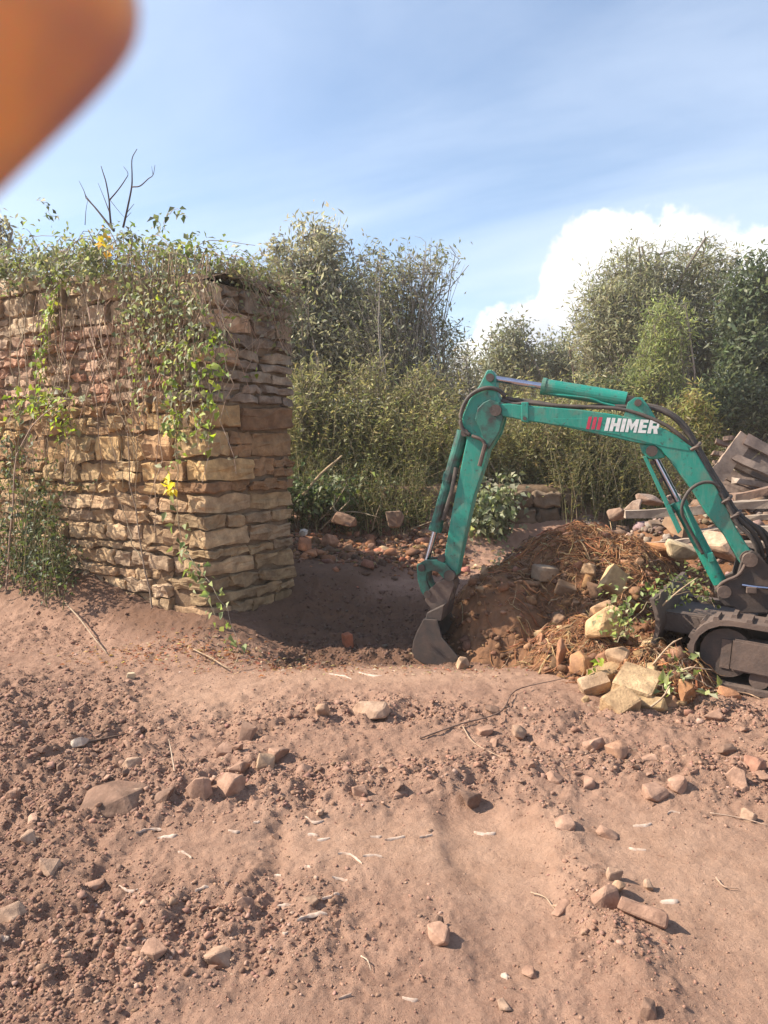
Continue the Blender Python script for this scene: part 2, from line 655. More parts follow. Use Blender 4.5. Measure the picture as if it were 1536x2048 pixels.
def leaves(P, D, Nrm, L, Wd, col, fold=0.25, near=True):
    """P base points, D directions, Nrm leaf normals (roughly), L lengths, Wd widths, col (N,3)"""
    P, D, Nrm = (np.asarray(a, float) for a in (P, D, Nrm))
    D = D / np.maximum(np.linalg.norm(D, axis=1, keepdims=True), 1e-9)
    S = np.cross(D, Nrm)
    S /= np.maximum(np.linalg.norm(S, axis=1, keepdims=True), 1e-9)
    Nn = np.cross(S, D)
    L = np.asarray(L)[:, None]
    Wd = np.asarray(Wd)[:, None]
    N = len(P)
    if near:
        m = P + D * L * 0.42 - Nn * Wd * 0.05
        l = P + D * L * 0.38 + S * Wd * 0.5 + Nn * Wd * fold
        r = P + D * L * 0.38 - S * Wd * 0.5 + Nn * Wd * fold
        t = P + D * L - Nn * L * 0.12
        V = np.stack([P, l, r, m, t], 1).reshape(-1, 3)
        b = (np.arange(N) * 5)[:, None]
        F = np.concatenate([b + np.array([[0, 2, 3]]), b + np.array([[0, 3, 1]]), b + np.array([[2, 4, 3]]), b + np.array([[3, 4, 1]])])
        C = np.repeat(col, 5, axis=0)
    else:
        l = P + D * L * 0.45 + S * Wd * 0.5 + Nn * Wd * fold
        r = P + D * L * 0.45 - S * Wd * 0.5 + Nn * Wd * fold
        t = P + D * L
        V = np.stack([P, l, r, t], 1).reshape(-1, 3)
        b = (np.arange(N) * 4)[:, None]
        F = np.concatenate([b + np.array([[0, 2, 3]]), b + np.array([[0, 3, 1]])])
        C = np.repeat(col, 4, axis=0)
    return V, F, C


def rand_dirs(n, r=rng):
    d = r.normal(size=(n, 3))
    return d / np.linalg.norm(d, axis=1)[:, None]


def pick_cols(n, pal, jit=0.18, r=rng, w=None):
    pal = np.array(pal)
    i = r.choice(len(pal), n, p=w)
    return np.clip(pal[i] * (1 + r.normal(size=(n, 1)) * jit) * (1 + r.normal(size=(n, 3)) * jit * 0.3), 0.005, 0.9)


# ------------------------------------------------------------------ layout of the wall (used by the ground too)
WA = R(33)
WC = np.array([-1.53, 6.6, 0.0])                                   # near corner
A_ = np.array([-math.cos(WA), math.sin(WA), 0])                    # along the front, to the left
B_ = np.array([math.sin(WA), math.cos(WA), 0])                     # along the end, away
NF = np.array([-math.sin(WA), -math.cos(WA), 0])                   # out of the front
NE = np.array([math.cos(WA), -math.sin(WA), 0])                    # out of the end
UP = np.array([0, 0, 1.0])
WT, WLEN = 1.19, 4.7


def wall_top(s):
    return 3.10 + 0.11 * np.asarray(s)


def WF(px, py, out=0.0):
    return onplane(px, py, WC + NF * out, NF)


def WE(px, py, out=0.0):
    return onplane(px, py, WC + NE * out, NE)


# ------------------------------------------------------------------ ground
def heap_h(x, y):
    def b(cx_, cy_, rx, ry, h, p=1.0):
        q = ((x - cx_) / rx) ** 2 + ((y - cy_) / ry) ** 2
        return h * np.clip(1 - q, -0.4, 1) ** 1 if p == 1 else h * (np.clip(1 - q, 0, 1) ** p) - 0.001
    hs = [b(1.85, 7.05, 1.2, 1.3, 0.98), b(1.02, 6.62, 0.62, 0.85, 0.72), b(2.65, 7.3, 0.9, 0.9, 0.66),
          b(1.52, 5.75, 0.52, 0.62, 0.40), b(1.78, 5.2, 0.48, 0.45, 0.24), b(2.1, 5.95, 0.7, 0.6, 0.42), b(1.95, 5.2, 0.42, 0.36, 0.32)]
    k = 14.0
    s = 0
    for h in hs:
        s = s + np.exp(k * h)
    z = np.log(s) / k - 0.12
    lump = 0.10 * fbm(x * 2.3, y * 2.3, 4.4, 4, 0.55)
    return z + lump * np.clip(z * 4 + 0.3, 0, 1)


def zones(x, y):
    """rough 0..1 (loose clods), smooth 0..1 (compacted), damp 0..1"""
    n1 = fbm(x * 1.1 + 3, y * 1.1, 1.7, 3)
    n2 = fbm(x * 0.45, y * 0.45 + 8, 6.1, 2)
    # rows of loose rubble: left margin, the berm across, the ridge on the right of the channel, strip at the foot of the wall
    berm_y = 3.62 + 0.10 * np.sin(x * 2.1) + 0.12 * (x > 0.6) * np.clip(x - 0.6, 0, 2)
    berm = np.exp(-((y - berm_y) / 0.34) ** 2)
    left = sstep(-0.75, -1.3, x + 0.22 * (y - 3)) * sstep(6.2, 5.2, y)
    ridge = np.exp(-((x - (0.72 + 0.05 * (3.0 - y))) / 0.16) ** 2) * sstep(3.6, 3.2, y) * sstep(2.1, 2.35, y)
    mid = np.exp(-((y - 4.55) / 0.30) ** 2) * 0.75
    fore = np.exp(-(((x + 0.55) / 0.55) ** 2 + ((y - 2.55) / 0.32) ** 2)) * 0.45
    rough = np.clip(0.16 + 0.60 * n1 + 0.95 * berm + 0.5 * left + 0.8 * ridge + mid + fore + 0.25 * sstep(5.6, 6.2, y), 0.04, 1)
    flat1 = np.exp(-(((x - 0.1) / 0.75) ** 2 + ((y - 3.05) / 0.28) ** 2))
    flat2 = np.exp(-(((x - 1.25) / 0.42) ** 2 + ((y - 2.75) / 0.7) ** 2))
    flat3 = np.exp(-(((x - 0.42) / 0.2) ** 2 + ((y - 2.8) / 0.5) ** 2)) * 0.7
    flat4 = np.exp(-(((x - 0.1) / 1.1) ** 2 + ((y - 5.35) / 0.22) ** 2))
    flat5 = np.exp(-(((x + 1.15) / 0.5) ** 2 + ((y - 4.9) / 0.45) ** 2))
    flat = np.clip(1.0 * flat1 + flat2 + 0.8 * flat3 + flat4 + 0.9 * flat5, 0, 1)
    rough = rough * (1 - 0.85 * flat)
    rough = np.clip(rough + 0.65 * sstep(-1.2, -0.7, x) * sstep(1.5, 0.9, x) * sstep(5.6, 6.0, y) * sstep(8.2, 7.4, y), 0.04, 1)
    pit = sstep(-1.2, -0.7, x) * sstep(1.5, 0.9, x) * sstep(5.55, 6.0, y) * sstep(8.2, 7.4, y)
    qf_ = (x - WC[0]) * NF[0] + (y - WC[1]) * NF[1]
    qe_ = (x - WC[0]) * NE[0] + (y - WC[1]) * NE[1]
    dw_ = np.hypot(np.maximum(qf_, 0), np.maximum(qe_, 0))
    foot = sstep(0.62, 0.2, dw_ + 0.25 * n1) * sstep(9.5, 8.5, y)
    dark_soil = np.clip(pit * 0.95 + 0.75 * foot + 0.25 * sstep(0.25, 0.6, n2) + 0.16 * left, 0, 0.9)  # mask of darker soil: pit, wall foot, noise patches, left margin
    return rough, np.clip(flat + 0.2 * n2, 0, 1) * (1 - dark_soil), dark_soil


def ground_h(x, y, detail=True):
    x = np.asarray(x, float)
    y = np.asarray(y, float)
    z = 0.03 * fbm(x * 0.5, y * 0.5, 0.3, 3)
    # dug pit before and beside the wall end
    wob = 0.16 * fbm(x * 1.7 + 4, y * 1.7, 0.9, 3)
    z = z - 0.10 * sstep(-1.35, -0.75, x + 0.1 * (y - 6) + wob) * sstep(1.6, 0.9, x) * sstep(5.35, 6.15, y + wob) * sstep(7.9, 7.1, y)
    z = z + 0.17 * sstep(7.0, 8.3, y)
    # bank of soil against the wall
    qx = (x - WC[0]) * A_[0] + (y - WC[1]) * A_[1]
    qf = (x - WC[0]) * NF[0] + (y - WC[1]) * NF[1]
    qe = (x - WC[0]) * NE[0] + (y - WC[1]) * NE[1]
    d = np.maximum(np.maximum(qf, qe), 0)
    dd = np.where((qf > 0) & (qe > 0), np.hypot(qf, qe), d)
    z = z + (0.16 + 0.16 * sstep(0.3, 1.6, qx)) * np.exp(-(dd / 0.42) ** 2) * sstep(10.5, 9.0, y)
    # bank behind, up to the weeds
    rise = sstep(9.3, 11.2, y + 0.25 * fbm(x * 0.8, y * 0.3, 9.0, 2) * 2) * sstep(4.2, 2.6, x)
    z = z + 0.75 * rise + 0.2 * sstep(8, 12, y) * (1 - rise)
    # foreground relief: berm, channel with its ridge, ruts
    z = z + 0.05 * np.exp(-((y - 3.62 - 0.10 * np.sin(x * 2.1)) / 0.22) ** 2)
    z = z - 0.035 * np.exp(-((x + wob - (0.46 + 0.03 * np.sin(y * 5))) / 0.15) ** 4) * sstep(3.5, 3.35, y) * sstep(2.1, 2.3, y)
    z = z + 0.035 * np.exp(-((x - (0.74 + 0.05 * (3.0 - y))) / 0.13) ** 2) * sstep(3.5, 3.2, y)
    z = z - 0.02 * np.exp(-((x + 0.42 + 0.05 * (y - 2.8)) / 0.05) ** 2) * sstep(3.4, 3.2, y) * sstep(2.3, 2.5, y)
    z = z - 0.02 * np.exp(-((x + 1.1 - 0.35 * (y - 2.8)) / 0.07) ** 2) * sstep(3.3, 3.1, y)
    if detail:
        rough, flat, dark_soil = zones(x, y)
        near = sstep(16, 9, y)
        z = z + near * (0.006 + 0.065 * rough) * fbm(x * 3.6, y * 3.6, 2.2, 4, 0.55) * 0.9
        z = z + near * 0.0045 * fbm(x * 42, y * 42, 8.8, 2, 0.6) * (0.5 + rough)
        z = z + near * (0.005 + 0.036 * rough) * (fbm(x * 13, y * 13, 7.7, 3, 0.62))
        tr_ = np.exp(-((x - 0.02) / 0.30) ** 4) * sstep(3.35, 3.15, y) * sstep(2.2, 2.5, y) + np.exp(-((x - 1.15) / 0.24) ** 4) * sstep(3.3, 3.1, y)
        z = z + near * 0.004 * tr_ * np.sin((y + 0.1 * x) * 2 * np.pi / 0.075) * np.clip(0.4 + 2.2 * fbm(x * 2, y * 2, 5.5, 2), 0, 1)
        bl = np.maximum(0, perlin(x * 22, y * 22, 3.3)) * np.maximum(0, perlin(x * 9 + 5, y * 9, 1.1) + 0.15)
        z = z + near * 0.10 * rough * bl
    return z


def g0(x, y):
    return float(ground_h(np.array([x]), np.array([y]))[0])


def GP(px, py):
    """point on the real ground under a photo pixel"""
    z = 0.0
    for _ in range(12):
        p = G(px, py, z)
        z = 0.5 * z + 0.5 * g0(p[0], p[1])
    p = G(px, py, z)
    return np.array([p[0], p[1], g0(p[0], p[1])])


def build_ground():
    ys = np.concatenate([np.linspace(-60, 0.4, 14), np.geomspace(1.2, 13.5, 640), np.array([15, 17, 20, 24, 30, 40, 60, 90, 150, 260, 400])])
    ci = np.linspace(-1.3, 1.3, 760)
    co = np.array([1.36, 1.5, 1.8, 2.3, 3, 5, 9])
    cs = np.concatenate([-co[::-1], ci, co])
    Yg, Cg = np.meshgrid(ys, cs, indexing='ij')
    Wg = 0.60 * np.maximum(Yg, 1.2) + 0.55
    Xg = Cg * Wg
    Z = ground_h(Xg, Yg)
    far = sstep(60, 300, np.hypot(Xg, Yg))
    Z = Z * (1 - far)
    rough, flat, dark_soil = zones(Xg, Yg)
    V = np.stack([Xg, Yg, Z], -1).reshape(-1, 3)
    n, m = len(ys), len(cs)
    i = np.arange(n - 1)[:, None] * m
    j = np.arange(m - 1)[None, :]
    F = np.stack([i + j, i + j + 1, i + m + j + 1, i + m + j], -1).reshape(-1, 4)
    C = np.stack([dark_soil, flat, rough], -1).reshape(-1, 3)
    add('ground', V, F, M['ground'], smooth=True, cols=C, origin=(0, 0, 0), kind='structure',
        label='dry red-brown churned earth of the building plot')


build_ground()

# ------------------------------------------------------------------ ruined stone wall
wall = thing('ruined_stone_wall', (WC[0], WC[1], 0), 'tall ruined stone wall with overgrown top at the left', 'wall')
wall['kind'] = 'thing'


def wpt(s, b, z):
    return WC + A_ * s + B_ * b + UP * z


def build_wall():
    r = np.random.default_rng(21)
    # core of earth mortar, set back behind the stone faces
    n, m = 44, 34
    P, F = [], []
    ins = 0.05
    prof = []
    ss = np.linspace(WLEN, ins, n)
    for s in ss:
        prof.append((s, ins))
    for b in np.linspace(ins, WT - ins, 16)[1:]:
        prof.append((ins, b))
    for s in np.linspace(ins, WLEN, n)[1:]:
        prof.append((s, WT - ins))
    zs = np.linspace(-0.15, 1, m)
    for (s, b) in prof:
        ztop = float(wall_top(s)) - 0.06
        for k, t in enumerate(zs):
            z = -0.15 + (ztop + 0.15) * (k / (m - 1))
            q = wpt(s, b, z)
            d = 0.035 * float(fbm(s * 5, z * 5, b * 5, 3))
            nrm = NF if b <= ins + 1e-6 else (NE if s <= ins + 1e-6 else -NF)
            P.append(q + nrm * d)
    npf = len(prof)
    for i in range(npf - 1):
        for k in range(m - 1):
            a = i * m + k
            F.append([a, a + m, a + m + 1, a + 1])
    # lumpy top
    base = len(P)
    tb = 9
    for i, s in enumerate(np.linspace(ins, WLEN, n)):
        for j, b in enumerate(np.linspace(ins, WT - ins, tb)):
            edge = min(j, tb - 1 - j) / (tb / 2)
            z = float(wall_top(s)) - 0.06 + 0.12 * min(1, edge * 2) + 0.12 * edge * float(fbm(s * 2.2, b * 2.2, 2, 3))
            P.append(wpt(s, b, z))
    for i in range(n - 1):
        for j in range(tb - 1):
            a = base + i * tb + j
            F.append([a, a + 1, a + tb + 1, a + tb])
    F.append([k for k in range(m)] + [len(prof) * m - 1 - k for k in range(m)])
    add('mortar_core', np.array(P), F, M['mortar'], wall, smooth=True)

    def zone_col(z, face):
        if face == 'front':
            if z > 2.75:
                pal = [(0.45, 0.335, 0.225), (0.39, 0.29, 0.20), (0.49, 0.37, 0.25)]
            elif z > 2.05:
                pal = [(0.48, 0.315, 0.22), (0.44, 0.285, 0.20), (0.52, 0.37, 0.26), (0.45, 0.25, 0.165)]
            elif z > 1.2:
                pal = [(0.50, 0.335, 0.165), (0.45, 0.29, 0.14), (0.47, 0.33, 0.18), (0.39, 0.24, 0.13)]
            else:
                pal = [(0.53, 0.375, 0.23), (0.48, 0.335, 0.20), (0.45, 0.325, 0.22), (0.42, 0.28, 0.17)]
        else:  # end face: darker palettes hold part of its shade
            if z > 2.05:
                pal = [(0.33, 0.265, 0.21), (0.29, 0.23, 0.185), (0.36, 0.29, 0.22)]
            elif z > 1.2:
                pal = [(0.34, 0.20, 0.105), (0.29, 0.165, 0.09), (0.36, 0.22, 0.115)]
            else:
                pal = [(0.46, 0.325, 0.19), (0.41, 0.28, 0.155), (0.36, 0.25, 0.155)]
        c = np.array(pal[r.integers(len(pal))]) * r.uniform(0.80, 1.16) * (0.84 if face == 'end' else 1.0)  # extra darkening puts the end face's shade into the stone colour
        return tuple(c)

    seed = [0]

    def stone(s0, s1, b0, b1, z0, z1, face, big=False):
        seed[0] += 1
        c = wpt((s0 + s1) / 2, (b0 + b1) / 2, (z0 + z1) / 2)
        rot = r.normal() * 0.028
        tp = r.uniform(0, 0.018, 4)
        z0, z1 = z0 + tp[0] * 0.35, z1 - tp[1] * 0.35
        ex = A_ * math.cos(rot) + UP * math.sin(rot)
        ez = UP * math.cos(rot) - A_ * math.sin(rot)
        ey = B_
        if face == 'end':
            ey = B_ * math.cos(rot) + UP * math.sin(rot)
            ez = UP * math.cos(rot) - B_ * math.sin(rot)
            ex = A_
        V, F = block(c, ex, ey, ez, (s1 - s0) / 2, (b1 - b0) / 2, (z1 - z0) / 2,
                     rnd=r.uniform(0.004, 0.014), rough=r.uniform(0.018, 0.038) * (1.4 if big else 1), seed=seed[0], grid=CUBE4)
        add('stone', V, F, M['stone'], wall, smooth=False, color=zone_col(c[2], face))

    # corner quoins and end face: own courses
    eh = [0.20, 0.12, 0.13, 0.16, 0.10, 0.17, 0.13, 0.18, 0.11, 0.20, 0.25, 0.23, 0.10, 0.10, 0.11, 0.20, 0.12, 0.19, 0.20, 0.17]
    z = 0.03
    quo = []
    for k, h in enumerate(eh):
        if z > 3.0:
            break
        g = 0.013
        long_a = (k % 2 == 0)
        a = r.uniform(0.34, 0.5) if long_a else r.uniform(0.2, 0.27)
        b = r.uniform(0.22, 0.32) if long_a else r.uniform(0.42, 0.62)
        o = r.uniform(-0.012, 0.02, 2)
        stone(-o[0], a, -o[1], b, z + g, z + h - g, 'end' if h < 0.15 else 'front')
        quo.append((z, z + h, a))
        p = b + 0.02
        while p < WT - 0.05:
            w = r.uniform(0.22, 0.5) * (1.25 if h > 0.2 else 1)
            if WT - (p + w) < 0.16:
                w = WT - p
            dz = r.normal() * 0.006
            proud = r.uniform(-0.022, 0.02)
            if h > 0.19 and r.random() < 0.28:
                hh = h * r.uniform(0.4, 0.6)
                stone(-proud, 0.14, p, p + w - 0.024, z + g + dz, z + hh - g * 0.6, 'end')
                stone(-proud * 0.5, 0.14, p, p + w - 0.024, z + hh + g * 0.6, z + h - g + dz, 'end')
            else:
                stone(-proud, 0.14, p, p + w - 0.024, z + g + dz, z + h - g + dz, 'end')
            p += w
        z += h
    # front courses
    fh = [0.22, 0.13, 0.11, 0.15, 0.08, 0.17, 0.13, 0.15, 0.11, 0.20, 0.24, 0.18, 0.12, 0.10, 0.115, 0.10, 0.11, 0.105, 0.10, 0.115, 0.20, 0.21, 0.19, 0.17]
    z = 0.04
    for k, h in enumerate(fh):
        s = max([a for (q0, q1, a) in quo if q0 < z + h - 0.04 and q1 > z + 0.04] + [0.0]) + 0.02
        if z > 3.0 and s < 0.1:
            s = 0.02
        thin = h < 0.13 and z > 2.0
        g = 0.012
        while s < 4.6:
            w = r.uniform(0.13, 0.27) if thin else (r.uniform(0.26, 0.5) if h > 0.21 else r.uniform(0.17, 0.40))
            if z + h > float(wall_top(s + w / 2)) + 0.02:
                s += w
                continue
            lift = 0.05 * (fbm(np.array([s * 0.7]), np.array([z * 0.3]), 5.0, 2)[0])
            dz = r.normal() * 0.006 + lift
            proud = r.uniform(-0.045, 0.035)
            big = 1.45 < z < 2.0
            if (not thin) and h > 0.17 and r.random() < 0.2:
                hh = h * r.uniform(0.42, 0.6)
                stone(s, s + w - 0.022, -proud, 0.14, z + g + dz, z + hh - 0.008 + dz, 'front')
                stone(s, s + w - 0.022, -proud + 0.01, 0.14, z + hh + 0.008 + dz, z + h - g + dz, 'front')
            else:
                stone(s, s + w - 0.022, -proud, 0.14, z + g + dz, z + h - g + dz, 'front', big)
            s += w
        z += h


build_wall()

# ------------------------------------------------------------------ low ruined wall in the background
W2Y = 10.4
low = thing('low_stone_wall', (1.3, W2Y, 0.2), 'low dark ruined stone wall behind the excavator bucket', 'wall')
low['kind'] = 'thing'


def build_low_wall():
    r = np.random.default_rng(8)
    x0, x1 = -0.05, 2.55
    V, F = block(((x0 + x1) / 2, W2Y + 0.32, 0.5), (1, 0, 0), (0, 1, 0), (0, 0, 1), (x1 - x0) / 2, 0.27, 0.62, rnd=0.06, rough=0.03, seed=77)
    add('mortar_core', V, F, M['mortar'], low, smooth=True)
    z = 0.1
    k = 100
    while z < 1.1:
        h = r.uniform(0.14, 0.24)
        x = x0 + r.uniform(0, 0.05)
        while x < x1 - 0.05:
            w = r.uniform(0.2, 0.46)
            top = 1.15 - 0.25 * (x < 0.35) - 0.1 * r.random()
            if z + h < top + 0.08:
                V, F = block((x + w / 2, W2Y + 0.05 + r.uniform(-0.02, 0.03), z + h / 2), (1, 0, 0), (0, 1, 0), (0, 0, 1),
                             w / 2 - 0.012, 0.13, h / 2 - 0.011, rnd=0.02, rough=0.035, seed=k, grid=CUBE4)
                k += 1
                c = np.array([0.17, 0.13, 0.095]) * r.uniform(0.7, 1.2)  # dark tone: the shade on this face is put into the stone colour
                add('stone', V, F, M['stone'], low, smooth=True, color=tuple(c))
            x += w
        z += h


build_low_wall()


# ------------------------------------------------------------------ tall weeds
def ground_many(x, y):
    return ground_h(np.asarray(x), np.asarray(y), detail=False)


def weeds(name, label, N, xr, yr, hr, pal_leaf, pal_stem, seed, nl=20, ll=(0.05, 0.11), lw=0.2, group=None, mask=None, lean=0.18):
    r = np.random.default_rng(seed)
    x = r.uniform(*xr, N)
    y = r.uniform(*yr, N)
    if mask is not None:
        k = mask(x, y, r)
        x, y = x[k], y[k]
        N = len(x)
    z = ground_many(x, y) - 0.03
    h = r.uniform(*hr, N) * (1 + 0.8 * fbm(x * 1.1, y * 1.1, seed * 1.3, 3))
    ln = r.normal(size=(N, 2)) * lean
    t = np.array([0, 0.35, 0.7, 1.0])
    P = np.zeros((N, 4, 3))
    P[..., 0] = x[:, None] + ln[:, :1] * h[:, None] * t ** 1.8
    P[..., 1] = y[:, None] + ln[:, 1:] * h[:, None] * t ** 1.8
    P[..., 2] = z[:, None] + h[:, None] * t * (1 - 0.08 * np.abs(ln).sum(1)[:, None])
    V1, F1 = tubes(P, np.outer(np.full(N, 0.006), [1, 0.85, 0.6, 0.3]), 3)
    C1 = np.repeat(pick_cols(N, pal_stem, 0.2, r), 12, axis=0)
    root = thing(name, (x.mean(), y.mean(), z.min()), label, 'weeds')
    root['kind'] = 'stuff'
    add('stems', V1, F1, M['stem'], root, cols=C1)
    f = r.uniform(0.12, 1.0, (N, nl)) ** 0.8
    seg = np.clip(f / 1.0, 0, 0.999)
    pts = np.stack([np.stack([np.interp(seg[i], t, P[i, :, a]) for a in range(3)], -1) for i in range(N)])
    pts = pts.reshape(-1, 3)
    n = len(pts)
    D = rand_dirs(n, r) * np.array([1, 1, 0.5]) + np.array([0, 0, 0.25])
    L = r.uniform(*ll, n) * (1.15 - 0.5 * seg.ravel())
    V, F, C = leaves(pts, D, rand_dirs(n, r) * 0.6 + np.array([0, 0, 1]), L, L * lw * r.uniform(0.7, 1.6, n), pick_cols(n, pal_leaf, 0.22, r), near=False)
    add('leaves', V, F, M['leaf_far'], root, cols=C)
    return root


GOLD = [(0.40, 0.36, 0.165), (0.34, 0.325, 0.14), (0.28, 0.285, 0.11), (0.46, 0.41, 0.25), (0.22, 0.225, 0.095)]
DRYST = [(0.42, 0.34, 0.20), (0.32, 0.27, 0.14), (0.24, 0.22, 0.10)]
weeds('tall_weeds', 'dense stand of tall yellow-green weeds behind the plot', 3200, (-1.9, 4.2), (11.0, 13.4), (0.9, 1.75), GOLD, DRYST, 3, nl=24, ll=(0.06, 0.15), lw=0.24, lean=0.30)
weeds('undergrowth', 'dark low undergrowth on the bank between wall and weeds', 750, (-1.6, 0.6), (9.9, 11.3), (0.25, 0.85),
      [(0.10, 0.12, 0.04), (0.17, 0.17, 0.06), (0.26, 0.23, 0.11), (0.07, 0.08, 0.03)], DRYST, 4, nl=18, ll=(0.05, 0.12), lw=0.22, lean=0.4)
weeds('bramble_scrub', 'brown-green scrub between low wall and timber pile', 700, (2.3, 4.6), (10.2, 12.0), (0.5, 1.2),
      [(0.16, 0.15, 0.06), (0.20, 0.17, 0.08), (0.10, 0.11, 0.04)], DRYST, 6, nl=22, ll=(0.05, 0.11), lw=0.3, lean=0.3)


# ------------------------------------------------------------------ trees
def tree(name, label, base, lobes, ntw, lpt, leaf, pal, bark, seed, trunk_r=0.09, group=None, bare=0.0, twig_r=0.008, spread=0.16, cat='tree', out_bias=0.55, limb_r=0.035, droop=0.0, trunks=1):
    r = np.random.default_rng(seed)
    bx, by, bz = base
    root = thing(name, (bx, by, bz), label, cat, group)
    lob = np.array(lobes, float)
    vol = (lob[:, 3] * lob[:, 4] * lob[:, 5]) ** 0.8
    nt = np.maximum(6, (ntw * vol / vol.sum()).astype(int))
    lp, lr = [], []
    n = 7
    fork = np.array([bx, by, bz + 0.35 * (lob[:, 2].min() - bz)])
    starts = [fork + r.normal(size=3) * np.array([0.25, 0.25, 0.1]) * (trunks > 1) for _ in range(trunks)]
    for q in starts:
        L = smooth_line([(bx + (q[0] - bx) * 0.3, by + (q[1] - by) * 0.3, bz - 0.1), (bx * 0.5 + q[0] * 0.5 + r.normal() * 0.05, by, (bz + q[2]) / 2), tuple(q)], n)
        lp.append(L)
        lr.append(np.linspace(trunk_r, trunk_r * 0.75, n))
    ends = []
    for k, (cx_, cy_, cz_, rx, ry, rz) in enumerate(lob):
        q = starts[k % trunks]
        c = np.array([cx_, cy_, cz_])
        for b in range(3):
            e = c + r.normal(size=3) * np.array([rx, ry, rz]) * 0.35
            mid = q * 0.5 + e * 0.5 + np.array([r.normal() * 0.12, r.normal() * 0.12, -0.08]) * np.linalg.norm(e - q)
            L = smooth_line([q, mid, e], n)
            lp.append(L)
            lr.append(np.linspace(limb_r * 1.3, limb_r * 0.4, n))
            ends.append((k, L))
    tp, tr, bareflag = [], [], []
    for k, (cx_, cy_, cz_, rx, ry, rz) in enumerate(lob):
        my = [L for kk, L in ends if kk == k]
        for _ in range(nt[k]):
            d = rand_dirs(1, r)[0]
            rad = r.uniform(0.25, 1.0) ** out_bias * (1 + 0.22 * float(fbm(d[0] * 2 + k, d[1] * 2, d[2] * 2 + seed, 2)))
            rad = rad * (1 + (r.random() < 0.14) * r.uniform(0.1, 0.4))
            e = np.array([cx_, cy_, cz_]) + d * rad * np.array([rx, ry, rz])
            L = my[r.integers(len(my))]
            s = L[r.integers(2, n)]
            mid = s * 0.45 + e * 0.55 + r.normal(size=3) * 0.07 + np.array([0, 0, 0.06])
            e = e + np.array([0, 0, -droop * r.random()])
            tp.append(smooth_line([s, mid, e], 5))
            tr.append(np.linspace(twig_r, twig_r * 0.25, 5))
            bareflag.append(r.random() < bare)
    V1, F1 = tubes(np.array(lp), np.array(lr), 6)
    V2, F2 = tubes(np.array(tp), np.array(tr), 3)
    F2 = F2 + len(V1)
    add('branches', np.concatenate([V1, V2]), np.concatenate([F1, F2]), M['stem'], root,
        cols=np.tile(np.array(bark), (len(V1) + len(V2), 1)) * r.uniform(0.75, 1.2, (len(V1) + len(V2), 1)))
    tp = np.array(tp)[~np.array(bareflag)]
    lpt = int(lpt * 0.60)
    leaf = (leaf[0] * 1.12, leaf[1] * 1.12)
    N = len(tp)
    f = r.uniform(0.4, 1.0, (N, lpt))
    i = np.clip((f * 4).astype(int), 0, 3)
    ff = (f * 4 - i)[..., None]
    idx = np.arange(N)[:, None]
    pts = tp[idx, i] * (1 - ff) + tp[idx, i + 1] * ff + r.normal(size=(N, lpt, 3)) * spread * 0.72
    td = (tp[:, -1] - tp[:, 2])[:, None, :]
    td = td / np.maximum(np.linalg.norm(td, axis=2, keepdims=True), 1e-6)
    D = (td * 0.7 + r.normal(size=(N, lpt, 3)) * 0.6 + np.array([0, 0, -0.25])).reshape(-1, 3)
    pts = pts.reshape(-1, 3)
    m = len(pts)
    L = leaf[0] * r.uniform(0.5, 1.6, m)
    tone = np.repeat(r.normal(size=N) * 0.24 + 1, lpt)[:, None]
    V, F, C = leaves(pts, D, rand_dirs(m, r) * 0.8 + np.array([0, 0, 0.8]), L, leaf[1] * r.uniform(0.7, 1.3, m), np.clip(pick_cols(m, pal, 0.15, r) * tone, 0.01, 0.8), near=False)
    add('crown', V, F, M['leaf_far'], root, cols=C)
    return root


def lobe(px, py, Y, wpx, hpx, dy=None):
    p = at(px, py, Y)
    s = Y / FPX
    return (p[0], p[1], p[2], wpx * s / 2, (dy if dy else wpx * s / 2), hpx * s / 2)


GREY = [(0.34, 0.32, 0.24), (0.28, 0.27, 0.185), (0.43, 0.405, 0.325), (0.22, 0.215, 0.14)]  # grey-green leaves, lightened so the colour holds a pale lens veil
SILV = [(0.32, 0.31, 0.205), (0.26, 0.26, 0.155), (0.39, 0.375, 0.275), (0.20, 0.205, 0.115)]  # silvery willow leaves, with the same veil in the colour
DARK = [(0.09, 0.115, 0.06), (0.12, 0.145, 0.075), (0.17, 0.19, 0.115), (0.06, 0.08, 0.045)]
BARK = (0.28, 0.24, 0.20)
Y1 = 14.0
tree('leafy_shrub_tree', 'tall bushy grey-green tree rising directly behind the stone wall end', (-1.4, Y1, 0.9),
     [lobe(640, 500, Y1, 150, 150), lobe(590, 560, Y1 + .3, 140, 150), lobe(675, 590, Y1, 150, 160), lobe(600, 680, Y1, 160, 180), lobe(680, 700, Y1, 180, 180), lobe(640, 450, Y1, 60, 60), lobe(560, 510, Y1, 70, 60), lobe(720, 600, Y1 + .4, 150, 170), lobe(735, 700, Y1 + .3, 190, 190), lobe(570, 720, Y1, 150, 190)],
     1200, 42, (0.10, 0.036), GREY, BARK, 31, trunk_r=0.045, limb_r=0.022, trunks=4, spread=0.15, twig_r=0.008, bare=0.16)
